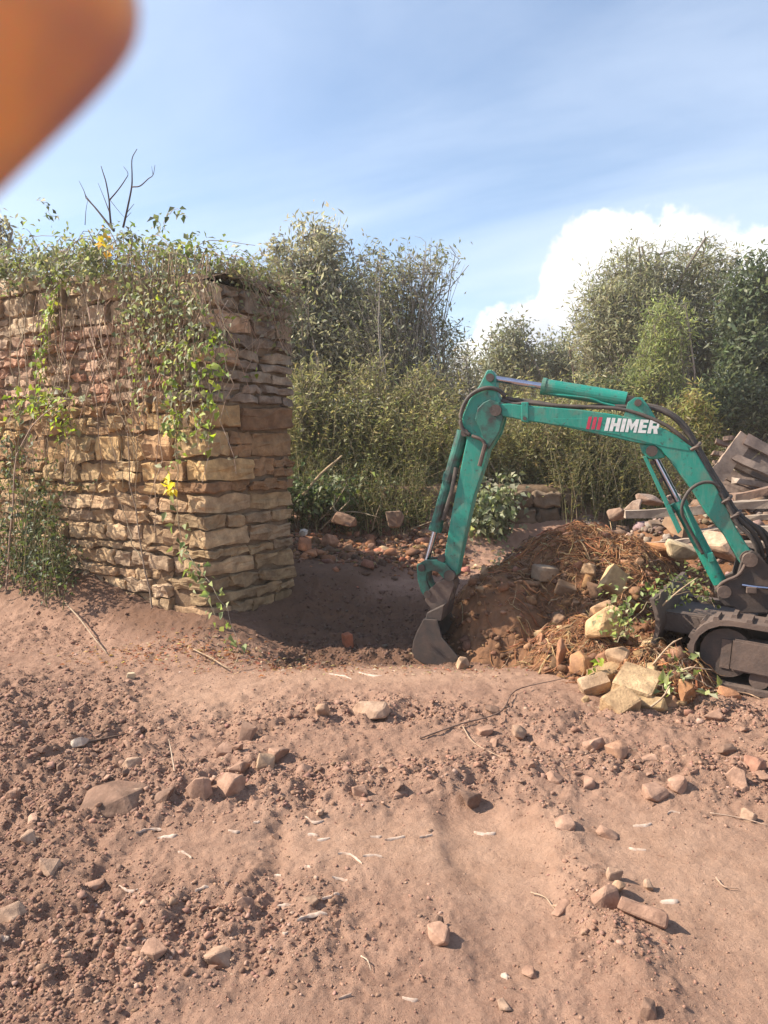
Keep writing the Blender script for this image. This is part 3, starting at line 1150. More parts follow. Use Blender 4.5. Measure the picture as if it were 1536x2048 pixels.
tree('twiggy_tree', 'sparse twiggy tree with bare pale branches beside the bushy tree', (0.35, Y1 - 0.6, 0.9),
     [lobe(770, 570, Y1 - .6, 170, 160), lobe(830, 540, Y1 - .6, 150, 110), lobe(740, 660, Y1 - .6, 200, 170), lobe(850, 620, Y1 - .6, 90, 120), lobe(800, 730, Y1 - .6, 200, 140), lobe(865, 505, Y1 - .6, 90, 40), lobe(740, 520, Y1 - .6, 80, 60), lobe(880, 690, Y1 - .4, 130, 140), lobe(900, 520, Y1 - .6, 70, 40)],
     820, 20, (0.085, 0.03), [(0.22, 0.22, 0.14), (0.29, 0.28, 0.20), (0.16, 0.17, 0.09)], (0.33, 0.29, 0.25), 32, trunk_r=0.03, limb_r=0.016, trunks=5, bare=0.34, twig_r=0.008, spread=0.14)
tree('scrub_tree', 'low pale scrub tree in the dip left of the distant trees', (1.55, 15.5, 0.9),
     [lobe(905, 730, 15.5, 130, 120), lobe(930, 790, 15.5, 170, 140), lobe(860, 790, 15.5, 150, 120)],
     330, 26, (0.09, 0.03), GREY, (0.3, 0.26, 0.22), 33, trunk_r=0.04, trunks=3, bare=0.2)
Y3 = 26.0
tree('distant_tree', 'pale rounded tree in the distance directly above the boom elbow', (4.3, Y3, 0.4),
     [lobe(1020, 690, Y3, 110, 100), lobe(1000, 740, Y3, 130, 120), lobe(1050, 740, Y3, 120, 110), lobe(1030, 655, Y3, 60, 40)],
     420, 34, (0.13, 0.06), [(0.24, 0.24, 0.16), (0.20, 0.205, 0.12), (0.29, 0.29, 0.21)], BARK, 34, trunk_r=0.1, spread=0.26, group='distant pale trees')
tree('distant_tree', 'smaller pale distant tree tucked against the big willow', (6.0, Y3 + 1, 0.4),
     [lobe(1110, 700, Y3 + 1, 90, 80), lobe(1100, 750, Y3 + 1, 130, 110), lobe(1155, 740, Y3 + 1, 100, 100)],
     360, 34, (0.13, 0.06), [(0.25, 0.25, 0.17), (0.20, 0.205, 0.12), (0.29, 0.29, 0.21)], BARK, 35, trunk_r=0.1, spread=0.26, group='distant pale trees')
Y4 = 21.0
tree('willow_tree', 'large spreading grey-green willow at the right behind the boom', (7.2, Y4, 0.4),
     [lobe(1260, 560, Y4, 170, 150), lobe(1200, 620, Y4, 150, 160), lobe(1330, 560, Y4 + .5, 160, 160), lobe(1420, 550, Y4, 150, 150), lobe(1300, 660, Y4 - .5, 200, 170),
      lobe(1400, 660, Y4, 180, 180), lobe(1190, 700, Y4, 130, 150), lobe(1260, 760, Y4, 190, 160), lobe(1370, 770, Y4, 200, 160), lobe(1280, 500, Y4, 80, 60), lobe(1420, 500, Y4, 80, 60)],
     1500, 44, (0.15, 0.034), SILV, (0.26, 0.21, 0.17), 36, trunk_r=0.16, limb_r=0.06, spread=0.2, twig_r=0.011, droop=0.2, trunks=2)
tree('young_willow', 'bright yellow-green bushy sapling in front of the big willow', (6.3, 17.5, 0.4),
     [lobe(1330, 640, 17.5, 110, 130), lobe(1310, 740, 17.5, 120, 150), lobe(1350, 800, 17.5, 120, 110)],
     360, 36, (0.11, 0.028), [(0.25, 0.28, 0.10), (0.20, 0.24, 0.08), (0.30, 0.32, 0.14)], BARK, 37, trunk_r=0.05, spread=0.15, droop=0.1)
tree('dark_tree', 'dark leafy tree at the right edge beyond the timber', (9.3, 19.0, 0.4),
     [lobe(1500, 600, 19, 150, 150), lobe(1540, 540, 19, 130, 110), lobe(1500, 700, 18.6, 170, 160), lobe(1480, 800, 18.2, 190, 150), lobe(1580, 680, 19, 200, 220), lobe(1560, 810, 18.5, 200, 150)],
     1000, 44, (0.13, 0.065), DARK, (0.10, 0.085, 0.07), 38, trunk_r=0.14, limb_r=0.06, spread=0.2)
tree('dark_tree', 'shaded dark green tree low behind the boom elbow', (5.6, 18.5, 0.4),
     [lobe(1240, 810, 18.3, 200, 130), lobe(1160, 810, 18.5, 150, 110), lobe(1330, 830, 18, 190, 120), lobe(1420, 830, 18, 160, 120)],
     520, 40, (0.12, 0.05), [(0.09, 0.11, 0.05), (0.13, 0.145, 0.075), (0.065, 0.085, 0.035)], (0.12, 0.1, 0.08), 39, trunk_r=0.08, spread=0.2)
tree('goldenrod_bush', 'yellow-green leafy bush just above the boom bend', (4.65, 13.2, 0.4),
     [lobe(1395, 810, 13.2, 90, 90), lobe(1370, 860, 13.2, 120, 100), lobe(1420, 880, 13.2, 90, 110), lobe(1330, 880, 13.2, 110, 90)],
     230, 34, (0.085, 0.028), [(0.25, 0.25, 0.075), (0.20, 0.215, 0.06), (0.30, 0.28, 0.10), (0.24, 0.17, 0.07)], (0.25, 0.2, 0.12), 40, trunk_r=0.03, trunks=3, spread=0.10, cat='bush')
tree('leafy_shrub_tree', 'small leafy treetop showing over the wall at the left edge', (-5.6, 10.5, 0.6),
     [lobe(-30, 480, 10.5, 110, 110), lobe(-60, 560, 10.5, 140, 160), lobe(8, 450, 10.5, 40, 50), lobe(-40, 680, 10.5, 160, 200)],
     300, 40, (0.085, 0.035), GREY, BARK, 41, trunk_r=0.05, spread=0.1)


for k, (px_, py_, w_, h_, yy_, lab_) in enumerate([(625, 800, 130, 190, 11.6, 'grey-olive straggly shrub just right of the wall end'), (735, 790, 150, 170, 11.9, 'wispy olive shrub under the twiggy tree'),
                                                (845, 800, 130, 150, 12.2, 'pale tangled shrub left of the boom elbow'), (1090, 880, 150, 140, 11.4, 'dull olive shrub under the middle of the boom'), (1200, 905, 130, 150, 11.2, 'tangled olive shrub left of the boom cylinder')]):
    c_ = at(px_, py_, yy_)
    tree('scrub_bush', lab_, (c_[0], yy_, 0.85), [lobe(px_, py_, yy_, w_, h_), lobe(px_ - 30, py_ + 50, yy_ - .2, w_ * .8, h_ * .7), lobe(px_ + 30, py_ + 60, yy_ - .1, w_ * .8, h_ * .7), lobe(px_ + 10, py_ - 50, yy_, w_ * .5, h_ * .5)],
         300, 26, (0.085, 0.024), [(0.26, 0.24, 0.12), (0.21, 0.205, 0.09), (0.33, 0.30, 0.18), (0.16, 0.165, 0.07)], (0.34, 0.28, 0.20), 700 + k, trunk_r=0.02, trunks=4, spread=0.12, bare=0.36, limb_r=0.015, twig_r=0.006, cat='bush', group='scrub bushes along the weed bank')


# far hedge line so that the plot does not end at bare ground
def far_hedge():
    r = np.random.default_rng(50)
    n = 26000
    x = r.uniform(-45, 60, n)
    y = 34 + 6 * r.random(n) + 2 * np.sin(x * 0.2)
    h = (2.2 + 1.3 * fbm(x * 0.22, y * 0.1, 3, 3))
    z = r.random(n) ** 0.7 * h
    P = np.stack([x, y, z], -1)
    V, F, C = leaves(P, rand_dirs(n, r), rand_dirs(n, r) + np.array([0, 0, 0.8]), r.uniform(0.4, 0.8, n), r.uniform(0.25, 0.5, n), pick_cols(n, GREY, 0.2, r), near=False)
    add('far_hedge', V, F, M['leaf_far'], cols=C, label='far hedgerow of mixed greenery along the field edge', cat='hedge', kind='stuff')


far_hedge()


# ------------------------------------------------------------------ creepers, brambles and dead stems on the wall
VINE = [(0.17, 0.18, 0.095), (0.22, 0.225, 0.135), (0.13, 0.145, 0.07), (0.29, 0.28, 0.20)]
LIME = [(0.30, 0.37, 0.045), (0.25, 0.32, 0.04), (0.36, 0.40, 0.07), (0.18, 0.24, 0.05)]
DKGR = [(0.05, 0.066, 0.026), (0.075, 0.095, 0.036), (0.115, 0.13, 0.05)]
STEMC = [(0.36, 0.27, 0.19), (0.46, 0.36, 0.26), (0.26, 0.185, 0.125)]


def creeper(name, label, lines, nleaf, pal, lsize, seed, jitter=0.06, stem_r=0.004, cat='creeper', group=None, face=NF, lit=None, droop=0.6, wd=0.62):
    """lines: list of (N,3) polylines (world)"""
    r = np.random.default_rng(seed)
    allp = np.concatenate(lines)
    root = thing(name, (allp[:, 0].mean(), allp[:, 1].mean(), allp[:, 2].min()), label, cat, group)
    n = 10
    P = np.array([smooth_line(l, n) for l in lines])
    P[:, 1:-1] += r.normal(size=P[:, 1:-1].shape) * 0.012
    V, F = tubes(P, np.tile(np.linspace(stem_r, stem_r * 0.5, n), (len(P), 1)), 4)
    add('stem', V, F, M['stem'], root, cols=np.repeat(pick_cols(len(P), STEMC, 0.15, r), n * 4, axis=0))
    if nleaf:
        li = r.integers(0, len(P), nleaf)
        t = r.uniform(0.03, 1, nleaf) * (n - 1.001)
        i = t.astype(int)
        f = (t - i)[:, None]
        pts = P[li, i] * (1 - f) + P[li, i + 1] * f + r.normal(size=(nleaf, 3)) * jitter + face * np.abs(r.normal(size=(nleaf, 1))) * jitter
        D = r.normal(size=(nleaf, 3)) * 0.7 + np.array([0, 0, -droop]) + face * 0.35
        N = face * 0.9 + np.array([0, 0, 0.6]) + r.normal(size=(nleaf, 3)) * 0.45
        L = r.uniform(0.6, 1.35, nleaf) * lsize
        V, F, C = leaves(pts, D, N, L, L * wd * r.uniform(0.75, 1.2, nleaf), pick_cols(nleaf, pal, 0.2, r))
        add('leaves', V, F, M['leaf'], root, cols=C)
    return root


def WL(pts, out=0.08):
    return np.array([WF(px, py, out if len(q) == 0 else q[0]) for (px, py, *q) in pts])


def hang(r, px0, py0, length_px, out=0.1, n=5, wav=10):
    """a hanging line down the front face from a photo position"""
    xs = px0 + np.cumsum(r.normal(size=n)) * wav
    ys = np.linspace(py0, py0 + length_px, n)
    o = out + np.abs(r.normal(size=n)) * 0.04
    return np.array([WF(x, y, q) for x, y, q in zip(xs, ys, o)])


rv = np.random.default_rng(60)


def build_top_growth():
    r = np.random.default_rng(61)
    root = thing('bramble_thicket', tuple(wpt(1.6, 0.5, 3.2)), 'tangled green bramble thicket growing along the top of the stone wall', 'bramble')
    N = 260
    s = r.uniform(-0.05, 4.0, N)
    b = r.uniform(-0.08, 1.05, N)
    L = []
    for i in range(N):
        p0 = wpt(s[i], b[i], float(wall_top(s[i])) + 0.02)
        hgt = (0.10 + 0.26 * r.random()) * (0.55 + 0.45 * min(1, max(0, s[i]) / 0.5))
        d = r.normal(size=2) * 0.22
        p1 = p0 + A_ * d[0] * 0.5 + B_ * d[1] * 0.5 + UP * hgt
        p2 = p0 + A_ * d[0] * 1.6 + B_ * d[1] - NF * -0.0 + UP * hgt * r.uniform(-0.2, 1.1)
        L.append(smooth_line([p0, p1, p2], 8))
    P = np.array(L)
    V, F = tubes(P, np.tile(np.linspace(0.005, 0.002, 8), (N, 1)), 4)
    add('stems', V, F, M['stem'], root, cols=np.repeat(pick_cols(N, STEMC, 0.15, r), 32, axis=0))
    m = 3700
    li = r.integers(0, N, m)
    ti = r.integers(1, 8, m)
    pts = P[li, ti] + r.normal(size=(m, 3)) * 0.055
    D = rand_dirs(m, r) + np.array([0, 0, -0.1])
    Ln = r.uniform(0.035, 0.085, m)
    V, F, C = leaves(pts, D, rand_dirs(m, r) * 0.6 + np.array([0, 0, 0.8]) + NF * 0.3, Ln, Ln * r.uniform(0.35, 0.6, m), pick_cols(m, VINE + [(0.24, 0.28, 0.08)], 0.2, r))
    add('leaves', V, F, M['leaf'], root, cols=C)


build_top_growth()
# drapes hanging from the top
L = [hang(rv, rv.uniform(235, 415), rv.uniform(500, 560), rv.uniform(90, 260), 0.10) for _ in range(44)]
creeper('climbing_vine', 'thick grey-green vine curtain hanging over the front near the corner', L, 760, VINE + [(0.30, 0.27, 0.15)], 0.052, 62, jitter=0.06, stem_r=0.0045)
L = [hang(rv, rv.uniform(330, 400), rv.uniform(540, 640), rv.uniform(150, 320), 0.12) for _ in range(9)]
creeper('climbing_vine', 'lighter leafy vine trailing down to mid height left of the corner', L, 260, VINE + LIME[:2], 0.055, 63, jitter=0.06)
L = [hang(rv, rv.uniform(0, 230), rv.uniform(490, 530), rv.uniform(25, 80), 0.08) for _ in range(26)]
creeper('climbing_vine', 'short vine fringe over the top edge at the far left', L, 620, VINE, 0.06, 64, jitter=0.05)
creeper('climbing_vine', 'bright lime-green vine strand climbing the brickwork at the left', [WL([(128, 520), (118, 580), (98, 640), (84, 700), (86, 760), (100, 800)], 0.06), WL([(140, 545), (112, 600), (90, 665), (82, 730)], 0.07)],
        150, LIME, 0.062, 65, jitter=0.028, droop=0.8)
creeper('climbing_vine', 'lime-green vine spreading in a fan at middle left', [WL([(40, 790), (80, 800), (130, 795), (170, 800)], 0.14), WL([(20, 830), (70, 810), (110, 790)], 0.16), WL([(100, 800), (135, 840), (150, 880)], 0.12)],
        170, LIME + VINE[:1], 0.07, 66, jitter=0.06)
creeper('climbing_vine', 'lime-leaved vine tumbling down the wall corner', [WL([(420, 640), (440, 690), (432, 740), (430, 790), (415, 850), (425, 900)], 0.10), WL([(400, 600), (425, 660), (455, 720), (440, 790), (400, 850), (380, 880)], 0.12),
        WL([(360, 690), (352, 760), (345, 840), (360, 880)], 0.10)], 210, LIME + VINE[:2], 0.068, 67, jitter=0.045)
creeper('climbing_vine', 'thin leafy shoot running down the lower corner to the soil', [WL([(350, 900), (352, 980), (358, 1060), (372, 1110), (395, 1160), (430, 1230)], 0.10), WL([(372, 1100), (410, 1150), (450, 1220), (480, 1300)], 0.22)],
        70, [(0.24, 0.29, 0.10), (0.30, 0.33, 0.16), (0.16, 0.20, 0.07)], 0.072, 68, jitter=0.05)
creeper('climbing_vine', 'single yellow leafed sprig halfway down the corner', [WL([(335, 940), (340, 965), (352, 985)], 0.12)], 16, [(0.65, 0.52, 0.03), (0.55, 0.45, 0.03)], 0.085, 69, jitter=0.02)
creeper('climbing_vine', 'small orange-yellow autumn sprig in the wall top greenery', [WL([(212, 470), (218, 485), (222, 500)], 0.22)], 14, [(0.62, 0.33, 0.03), (0.55, 0.40, 0.04)], 0.075, 70, jitter=0.03)
L = [hang(rv, rv.uniform(5, 445), rv.uniform(520, 640), rv.uniform(120, 470), 0.05, n=7, wav=13) for _ in range(62)]
creeper('dead_vine', 'web of dry leafless vine stems clinging to the wall front', L, 60, [(0.36, 0.27, 0.17), (0.28, 0.2, 0.12)], 0.04, 71, stem_r=0.0050)
L = [WL([(160 + 40 * i + rv.normal() * 10, 600 + rv.normal() * 30), (190 + 34 * i, 660 + rv.normal() * 20), (180 + 36 * i, 720), (200 + 30 * i, 790 + rv.normal() * 30), (250 + 25 * i, 850)], 0.07) for i in range(6)]
creeper('dead_vine', 'looping tan dead stems across the middle of the wall', L, 0, VINE, 0.05, 72, stem_r=0.005)
creeper('dead_vine', 'thick bare stem rising from the soil at the wall foot', [WL([(312, 1250), (300, 1180), (285, 1120), (275, 1040), (262, 960), (255, 860)], 0.07), WL([(285, 1120), (262, 1080), (240, 1000)], 0.06)], 0, VINE, 0.05, 73, stem_r=0.009)
L = [np.array([WE(450 + rv.normal() * 30, 600, 0.03), WE(470 + rv.normal() * 35, 680, 0.05), WE(460 + rv.normal() * 30, 760 + rv.normal() * 40, 0.03)]) for _ in range(9)]
creeper('dead_vine', 'few dry stems dangling over the shaded wall end', L, 14, LIME, 0.06, 74, stem_r=0.004, face=NE)


# bush against the foot of the wall at far left
def build_wall_bush():
    r = np.random.default_rng(80)
    c = WF(55, 1080, 0.30)
    root = thing('nettle_bush', (c[0], c[1], 0.1), 'dark shady bush of nettles and ivy at the wall foot, far left', 'bush')
    lines = []
    for _ in range(70):
        x = r.uniform(-60, 130)
        y = r.uniform(1150, 1235)
        top = r.uniform(780, 1120) if x < 60 else r.uniform(960, 1150)
        o = r.uniform(0.05, 0.55)
        lines.append(np.array([WF(x, y, o), WF(x + r.normal() * 14, (y + top) / 2, o * 0.9), WF(x + r.normal() * 32, top, o * 0.75)]))
    P = np.array([smooth_line(l, 8) for l in lines])
    V, F = tubes(P, np.tile(np.linspace(0.005, 0.0025, 8), (len(P), 1)), 4)
    add('stems', V, F, M['stem'], root, cols=np.repeat(pick_cols(len(P), [(0.2, 0.17, 0.09), (0.14, 0.13, 0.06)], 0.15, r), 32, axis=0))
    m = 2600
    li = r.integers(0, len(P), m)
    ti = r.integers(1, 8, m)
    pts = P[li, ti] + r.normal(size=(m, 3)) * 0.05
    Ln = r.uniform(0.03, 0.07, m)
    V, F, C = leaves(pts, rand_dirs(m, r) + np.array([0, 0, -0.3]), rand_dirs(m, r) * 0.5 + np.array([0, 0, 0.8]) + NF * 0.4, Ln, Ln * r.uniform(0.4, 0.7, m), pick_cols(m, DKGR, 0.2, r))
    add('leaves', V, F, M['leaf'], root, cols=C)


build_wall_bush()
creeper('elder_branch', 'long pale leaning branch in front of the wall at the left', [np.array([WF(10, 1200, .4), WF(18, 1060, .42), WF(30, 930, .4), WF(60, 860, .36), WF(110, 812, .3)]), np.array([WF(30, 930, .4), WF(20, 890, .4), WF(15, 870, .42)])],
        40, VINE, 0.07, 81, jitter=0.05, stem_r=0.010, cat='branch')
# bare sapling on the wall top
sap = thing('bare_sapling', tuple(WF(225, 452, -0.15)), 'leafless twiggy sapling standing up from the wall top', 'sapling')


def Tp(px, py):
    return WF(px, py, -0.15)


for pts, rr in [([(228, 462), (214, 445), (190, 415), (172, 396)], (.013, .006)), ([(172, 396), (168, 382), (158, 362)], (.005, .002)), ([(186, 410), (175, 396), (170, 388)], (.005, .002)),
                ([(222, 455), (219, 420), (218, 400), (212, 365), (206, 345), (202, 332)], (.011, .003)), ([(219, 400), (236, 380), (250, 360), (256, 347), (247, 333)], (.007, .002)),
                ([(246, 455), (254, 420), (263, 375), (264, 350), (264, 318), (274, 298)], (.011, .003)), ([(265, 374), (280, 372), (296, 358), (306, 350), (310, 330)], (.007, .002)), ([(306, 350), (303, 332)], (.003, .001)),
                ([(254, 425), (268, 408)], (.004, .002)), ([(219, 425), (208, 395), (196, 366)], (.005, .0015)), ([(248, 440), (262, 425)], (.004, .002)), ([(170, 450), (172, 420), (176, 398)], (.004, .0015)), ([(220, 400), (240, 425), (252, 438)], (.003, .001))]:
    V, F = tube1([Tp(*p) for p in pts], np.array(rr), 5, n=max(4, 4 * len(pts)))
    add('twig', V, F, M['stem'], sap, cols=np.tile((0.10, 0.075, 0.07), (len(V), 1)), smooth=True)
for nm, lab, pts, k, sd in [('leafy_sprig', 'dark leafy sprig arching against the sky above the left wall', [(118, 440), (100, 425), (92, 405), (78, 400)], 15, 82),
                            ('leafy_sprig', 'thin arching sprig with small leaves right of the bare sapling', [(330, 460), (335, 430), (350, 420), (365, 425), (376, 436)], 15, 83),
                            ('leafy_sprig', 'short pale sprig with two broad leaves on the wall top', [(320, 470), (318, 445), (314, 435)], 5, 84),
                            ('leafy_sprig', 'upright fresh green sprig at the right of the wall top', [(380, 505), (384, 490), (390, 478)], 14, 85)]:
    creeper(nm, lab, [np.array([WF(a, b, -0.1) for a, b in pts])], k, DKGR + VINE[:1] if sd != 85 else LIME + VINE, 0.075, sd, jitter=0.02, stem_r=0.003, cat='sprig')


# dry grass on the wall top
def dry_grass(name, label, pts, n, h, seed, pal=((0.42, 0.34, 0.22), (0.34, 0.28, 0.17))):
    r = np.random.default_rng(seed)
    c = np.array(pts)
    i = r.integers(0, len(c) - 1, n)
    f = r.random((n, 1))
    b = c[i] * (1 - f) + c[i + 1] * f + r.normal(size=(n, 3)) * np.array([0.05, 0.08, 0.02])
    hh = r.uniform(0.5, 1.2, n) * h
    d = r.normal(size=(n, 2)) * 0.6
    P = np.zeros((n, 5, 3))
    for k, t in enumerate(np.linspace(0, 1, 5)):
        P[:, k] = b + np.stack([d[:, 0] * hh * t ** 2, d[:, 1] * hh * t ** 2, hh * (t - 0.45 * t ** 2.5)], -1)
    V, F = tubes(P, np.tile(np.linspace(0.0022, 0.0008, 5), (n, 1)), 3)
    add(name, V, F, M['stem'], cols=np.repeat(pick_cols(n, list(pal), 0.15, r), 15, axis=0), label=label, cat='grass', kind='stuff')


dry_grass('dry_grass', 'wispy dry grass on the right end of the wall top', [tuple(wpt(0.2, 0.2, 3.12)), tuple(wpt(0.05, 0.7, 3.12)), tuple(wpt(0.1, 1.1, 3.12))], 260, 0.32, 90)
dry_grass('dry_grass_tuft', 'scattered dry grass blades along the left wall top', [tuple(wpt(0.3, 0.1, 3.15)), tuple(wpt(2.0, 0.2, 3.33)), tuple(wpt(3.6, 0.2, 3.5))], 200, 0.38, 91)
L = [np.array([wpt(0.1 + rv.random() * .3, 0.3 + rv.random() * .8, 3.15), wpt(-0.08, 0.4 + rv.random() * .9, 3.1), wpt(-0.1 - rv.random() * .05, 0.3 + rv.random(), 2.95 - rv.random() * .5)]) for _ in range(40)]
creeper('dead_bramble', 'grey dead bramble canes drooping over the wall end', L, 420, [(0.25, 0.23, 0.17), (0.18, 0.18, 0.10), (0.15, 0.16, 0.08)], 0.05, 92, face=NE, stem_r=0.0045, jitter=0.09)
# ivy bush on the low wall
rvb = np.random.default_rng(95)
L = [np.array([at(x, 1090 - rvb.random() * 40, 10.15), at(x + rvb.normal() * 12, 1030, 10.1), at(x + rvb.normal() * 25, 950 + rvb.random() * 60, 10.2)]) for x in rvb.uniform(945, 1015, 40)]
creeper('ivy_bush', 'pale silvery ivy bush against the low ruined wall', L, 1300, [(0.22, 0.235, 0.13), (0.30, 0.30, 0.20), (0.14, 0.16, 0.08)], 0.085, 96, jitter=0.09, face=np.array([-0.3, -1, 0.2]), cat='ivy')
L = [np.array([at(x, 1040 - rvb.random() * 60, 10.0), at(x + rvb.normal() * 25, 985, 10.05), at(x + rvb.normal() * 40, 945 + rvb.random() * 30, 10.2)]) for x in rvb.uniform(600, 690, 26)]
creeper('ivy_bush', 'light green leafy bush beside the right side of the wall end', L, 700, [(0.16, 0.19, 0.07), (0.26, 0.28, 0.15), (0.09, 0.12, 0.04)], 0.075, 97, jitter=0.09, face=np.array([-0.3, -1, 0.2]), cat='bush')

# ------------------------------------------------------------------ mini excavator
BO = np.array([2.60, 5.50, 0.0])                  # a point of the boom's plane (boom foot, on the ground)
BD = np.array([-0.951, 0.309, 0.0])               # reach direction
BN = np.array([-0.309, -0.951, 0.0])              # sideways, towards the viewer
ex = thing('mini_excavator', (3.22, 5.28, 0.0), 'teal-green mini excavator reaching its boom and bucket over the heap', 'excavator')


def E(px, py, n=0.0):
    return onplane(px, py, BO + BN * n, BN)


def plate(pts, n0, n1, bev=0.006, mid=0.0):
    """outline in photo pixels on the boom plane -> prism from n0 to n1 with bevelled edges"""
    P = [E(px, py, mid) - BN * mid for px, py in pts]
    bm = bmesh.new()
    vs_ = [bm.verts.new(p + BN * n0) for p in P]
    f = bm.faces.new(vs_)
    r_ = bmesh.ops.extrude_face_region(bm, geom=[f])
    bmesh.ops.translate(bm, vec=Vector(BN * (n1 - n0)), verts=[v for v in r_['geom'] if isinstance(v, bmesh.types.BMVert)])
    bmesh.ops.recalc_face_normals(bm, faces=bm.faces)
    if bev:
        bmesh.ops.bevel(bm, geom=list(bm.edges), offset=bev, segments=2, affect='EDGES', profile=0.5, clamp_overlap=True)
    bmesh.ops.triangulate(bm, faces=[f_ for f_ in bm.faces if len(f_.verts) > 4])
    return from_bm(bm)


def pin(px, py, r, n0, n1, k=16):
    c = E(px, py)
    return tube1([c + BN * n0, c + BN * n1], r, k, n=2)


def cyl(p, q, r, k=16):
    return tube1([p, q], r, k, n=2)


boom = [(990, 810), (1020, 808), (1054, 812), (1160, 820), (1232, 830), (1292, 843), (1336, 862), (1368, 881), (1386, 897), (1397, 915), (1423, 958), (1447, 1008),
        (1468, 1051), (1490, 1086), (1502, 1102), (1502, 1120), (1490, 1130), (1478, 1124), (1449, 1072), (1412, 1027), (1384, 982), (1341, 924), (1322, 900), (1308, 891), (1272, 886),
        (1226, 875), (1124, 853), (1054, 842), (1012, 834), (992, 834), (984, 822)]
V, F = plate(boom, -0.085, 0.085, 0.008)
bo = add('boom', V, F, M['paint'], ex)
# boom trims
V, F = plate([(1300, 889), (1325, 894), (1330, 915), (1312, 918), (1296, 918), (1284, 905), (1278, 888)], -0.06, 0.06, 0.008)
add('cylinder_lug', V, F, M['paint'], bo)
V, F = plate([(1046, 806), (1060, 806), (1060, 846), (1046, 844)], -0.096, 0.096, 0.005)
add('hose_clamp', V, F, M['paint'], bo)
for (px, py, r_) in [(996, 822, 0.045), (1303, 902, 0.04), (1494, 1114, 0.06)]:
    V, F = pin(px, py, r_, -0.115, 0.115)
    add('pivot_pin', V, F, M['iron'], bo)
for pts in ([(1054, 846), (1058, 834), (1052, 832)],):
    V, F = pin(1053, 838, 0.014, -0.11, 0.11)
    add('bolt', V, F, M['iron'], bo)
# stiffening plate with weld edge on the boom side
V, F = plate([(1108, 838), (1180, 838), (1290, 862), (1372, 890), (1378, 902), (1330, 894), (1226, 868), (1124, 850)], 0.084, 0.0895, 0.002)
add('side_plate', V, F, M['paint'], bo)
# decal: three red slanted bars and the lettering IHIMER
T0, TX, TY = E(1209, 862, 0.0), E(1309, 868, 0.0), E(1213, 836, 0.0)
tu = (TX - T0)
tv = (TY - T0)


def decal(rects, nm, mat, off=0.0915):
    Vd, Fd = [], []
    for q in rects:
        b = len(Vd)
        for (u, v) in q:
            Vd.append(T0 + tu * u + tv * v + BN * off + tu * (0.02 * v))
        Fd.append(list(range(b, b + len(q))))
    o = add(nm, np.array(Vd), Fd, mat, bo)
    return o


def rc(x0, y0, x1, y1):
    return [(x0, y0), (x1, y0), (x1, y1), (x0, y1)]


wI, gp = 0.075, 0.026
xs_ = 0.0
letters = []
letters.append([rc(xs_, 0, xs_ + 0.075, 1)])
xs_ += 0.075 + gp
letters.append([rc(xs_, 0, xs_ + 0.07, 1), rc(xs_ + 0.07, 0.38, xs_ + 0.12, 0.62), rc(xs_ + 0.12, 0, xs_ + 0.19, 1)])
xs_ += 0.19 + gp
letters.append([rc(xs_, 0, xs_ + 0.075, 1)])
xs_ += 0.075 + gp
letters.append([rc(xs_, 0, xs_ + 0.06, 1), [(xs_ + 0.06, 1.0), (xs_ + 0.06, 0.55), (xs_ + 0.11, 0.12), (xs_ + 0.11, 0.62)], [(xs_ + 0.11, 0.62), (xs_ + 0.11, 0.12), (xs_ + 0.16, 0.55), (xs_ + 0.16, 1.0)], rc(xs_ + 0.16, 0, xs_ + 0.22, 1)])
xs_ += 0.22 + gp
letters.append([rc(xs_, 0, xs_ + 0.07, 1), rc(xs_ + 0.07, 0, xs_ + 0.16, 0.22), rc(xs_ + 0.07, 0.39, xs_ + 0.15, 0.61), rc(xs_ + 0.07, 0.78, xs_ + 0.16, 1)])
xs_ += 0.16 + gp
letters.append([rc(xs_, 0, xs_ + 0.07, 1), rc(xs_ + 0.07, 0.78, xs_ + 0.15, 1), rc(xs_ + 0.07, 0.36, xs_ + 0.15, 0.58), rc(xs_ + 0.15, 0.40, xs_ + 0.195, 0.95), [(xs_ + 0.10, 0.36), (xs_ + 0.125, 0), (xs_ + 0.205, 0), (xs_ + 0.17, 0.40)]])
for q in letters:
    decal(q, 'letter', M['white'])
for k in range(3):
    x = -0.37 + 0.105 * k
    decal([rc(x, 0.05, x + 0.07, 1.0)], 'emblem_bar', M['red'])

# dipper arm
dip = [(977, 742), (986, 741), (993, 751), (996, 782), (1004, 803), (1007, 838), (999, 866), (981, 898), (975, 922), (951, 992), (933, 1070), (918, 1146), (906, 1160), (890, 1150),
       (894, 1100), (908, 1020), (924, 941), (937, 878), (927, 862), (928, 834), (942, 800), (962, 772)]
V, F = plate(dip, -0.07, 0.07, 0.008)
di = add('dipper_arm', V, F, M['paint'], ex)
V, F = plate([(985, 800), (1003, 806), (1010, 838), (1001, 868), (981, 899), (972, 880), (964, 858), (955, 840), (960, 818), (972, 806)], 0.0715, 0.10, 0.006)
add('elbow_plate', V, F, M['greasy'], di)
V, F = plate([(978, 806), (1003, 806), (1010, 838), (1001, 868), (981, 899), (964, 858)], -0.10, -0.0715, 0.006)
add('elbow_plate', V, F, M['paint'], di)
for (px, py, r_, w) in [(984, 757, 0.032, 0.095), (905, 1147, 0.045, 0.12), (934, 866, 0.03, 0.10), (888, 1115, 0.03, 0.1)]:
    V, F = pin(px, py, r_, -w, w)
    add('pivot_pin', V, F, M['iron'], di)
V, F = tube1([E(944, 872, 0.09), E(956, 876, 0.10), E(966, 882, 0.10), E(970, 890, 0.10)], 0.013, 8)
add('pipe_fitting', V, F, M['dirty'], di)
V, F = tube1([E(971, 888, 0.10), E(966, 906, 0.095), E(959, 932, 0.09)], 0.017, 8)
add('pipe_fitting', V, F, M['dirty'], di)
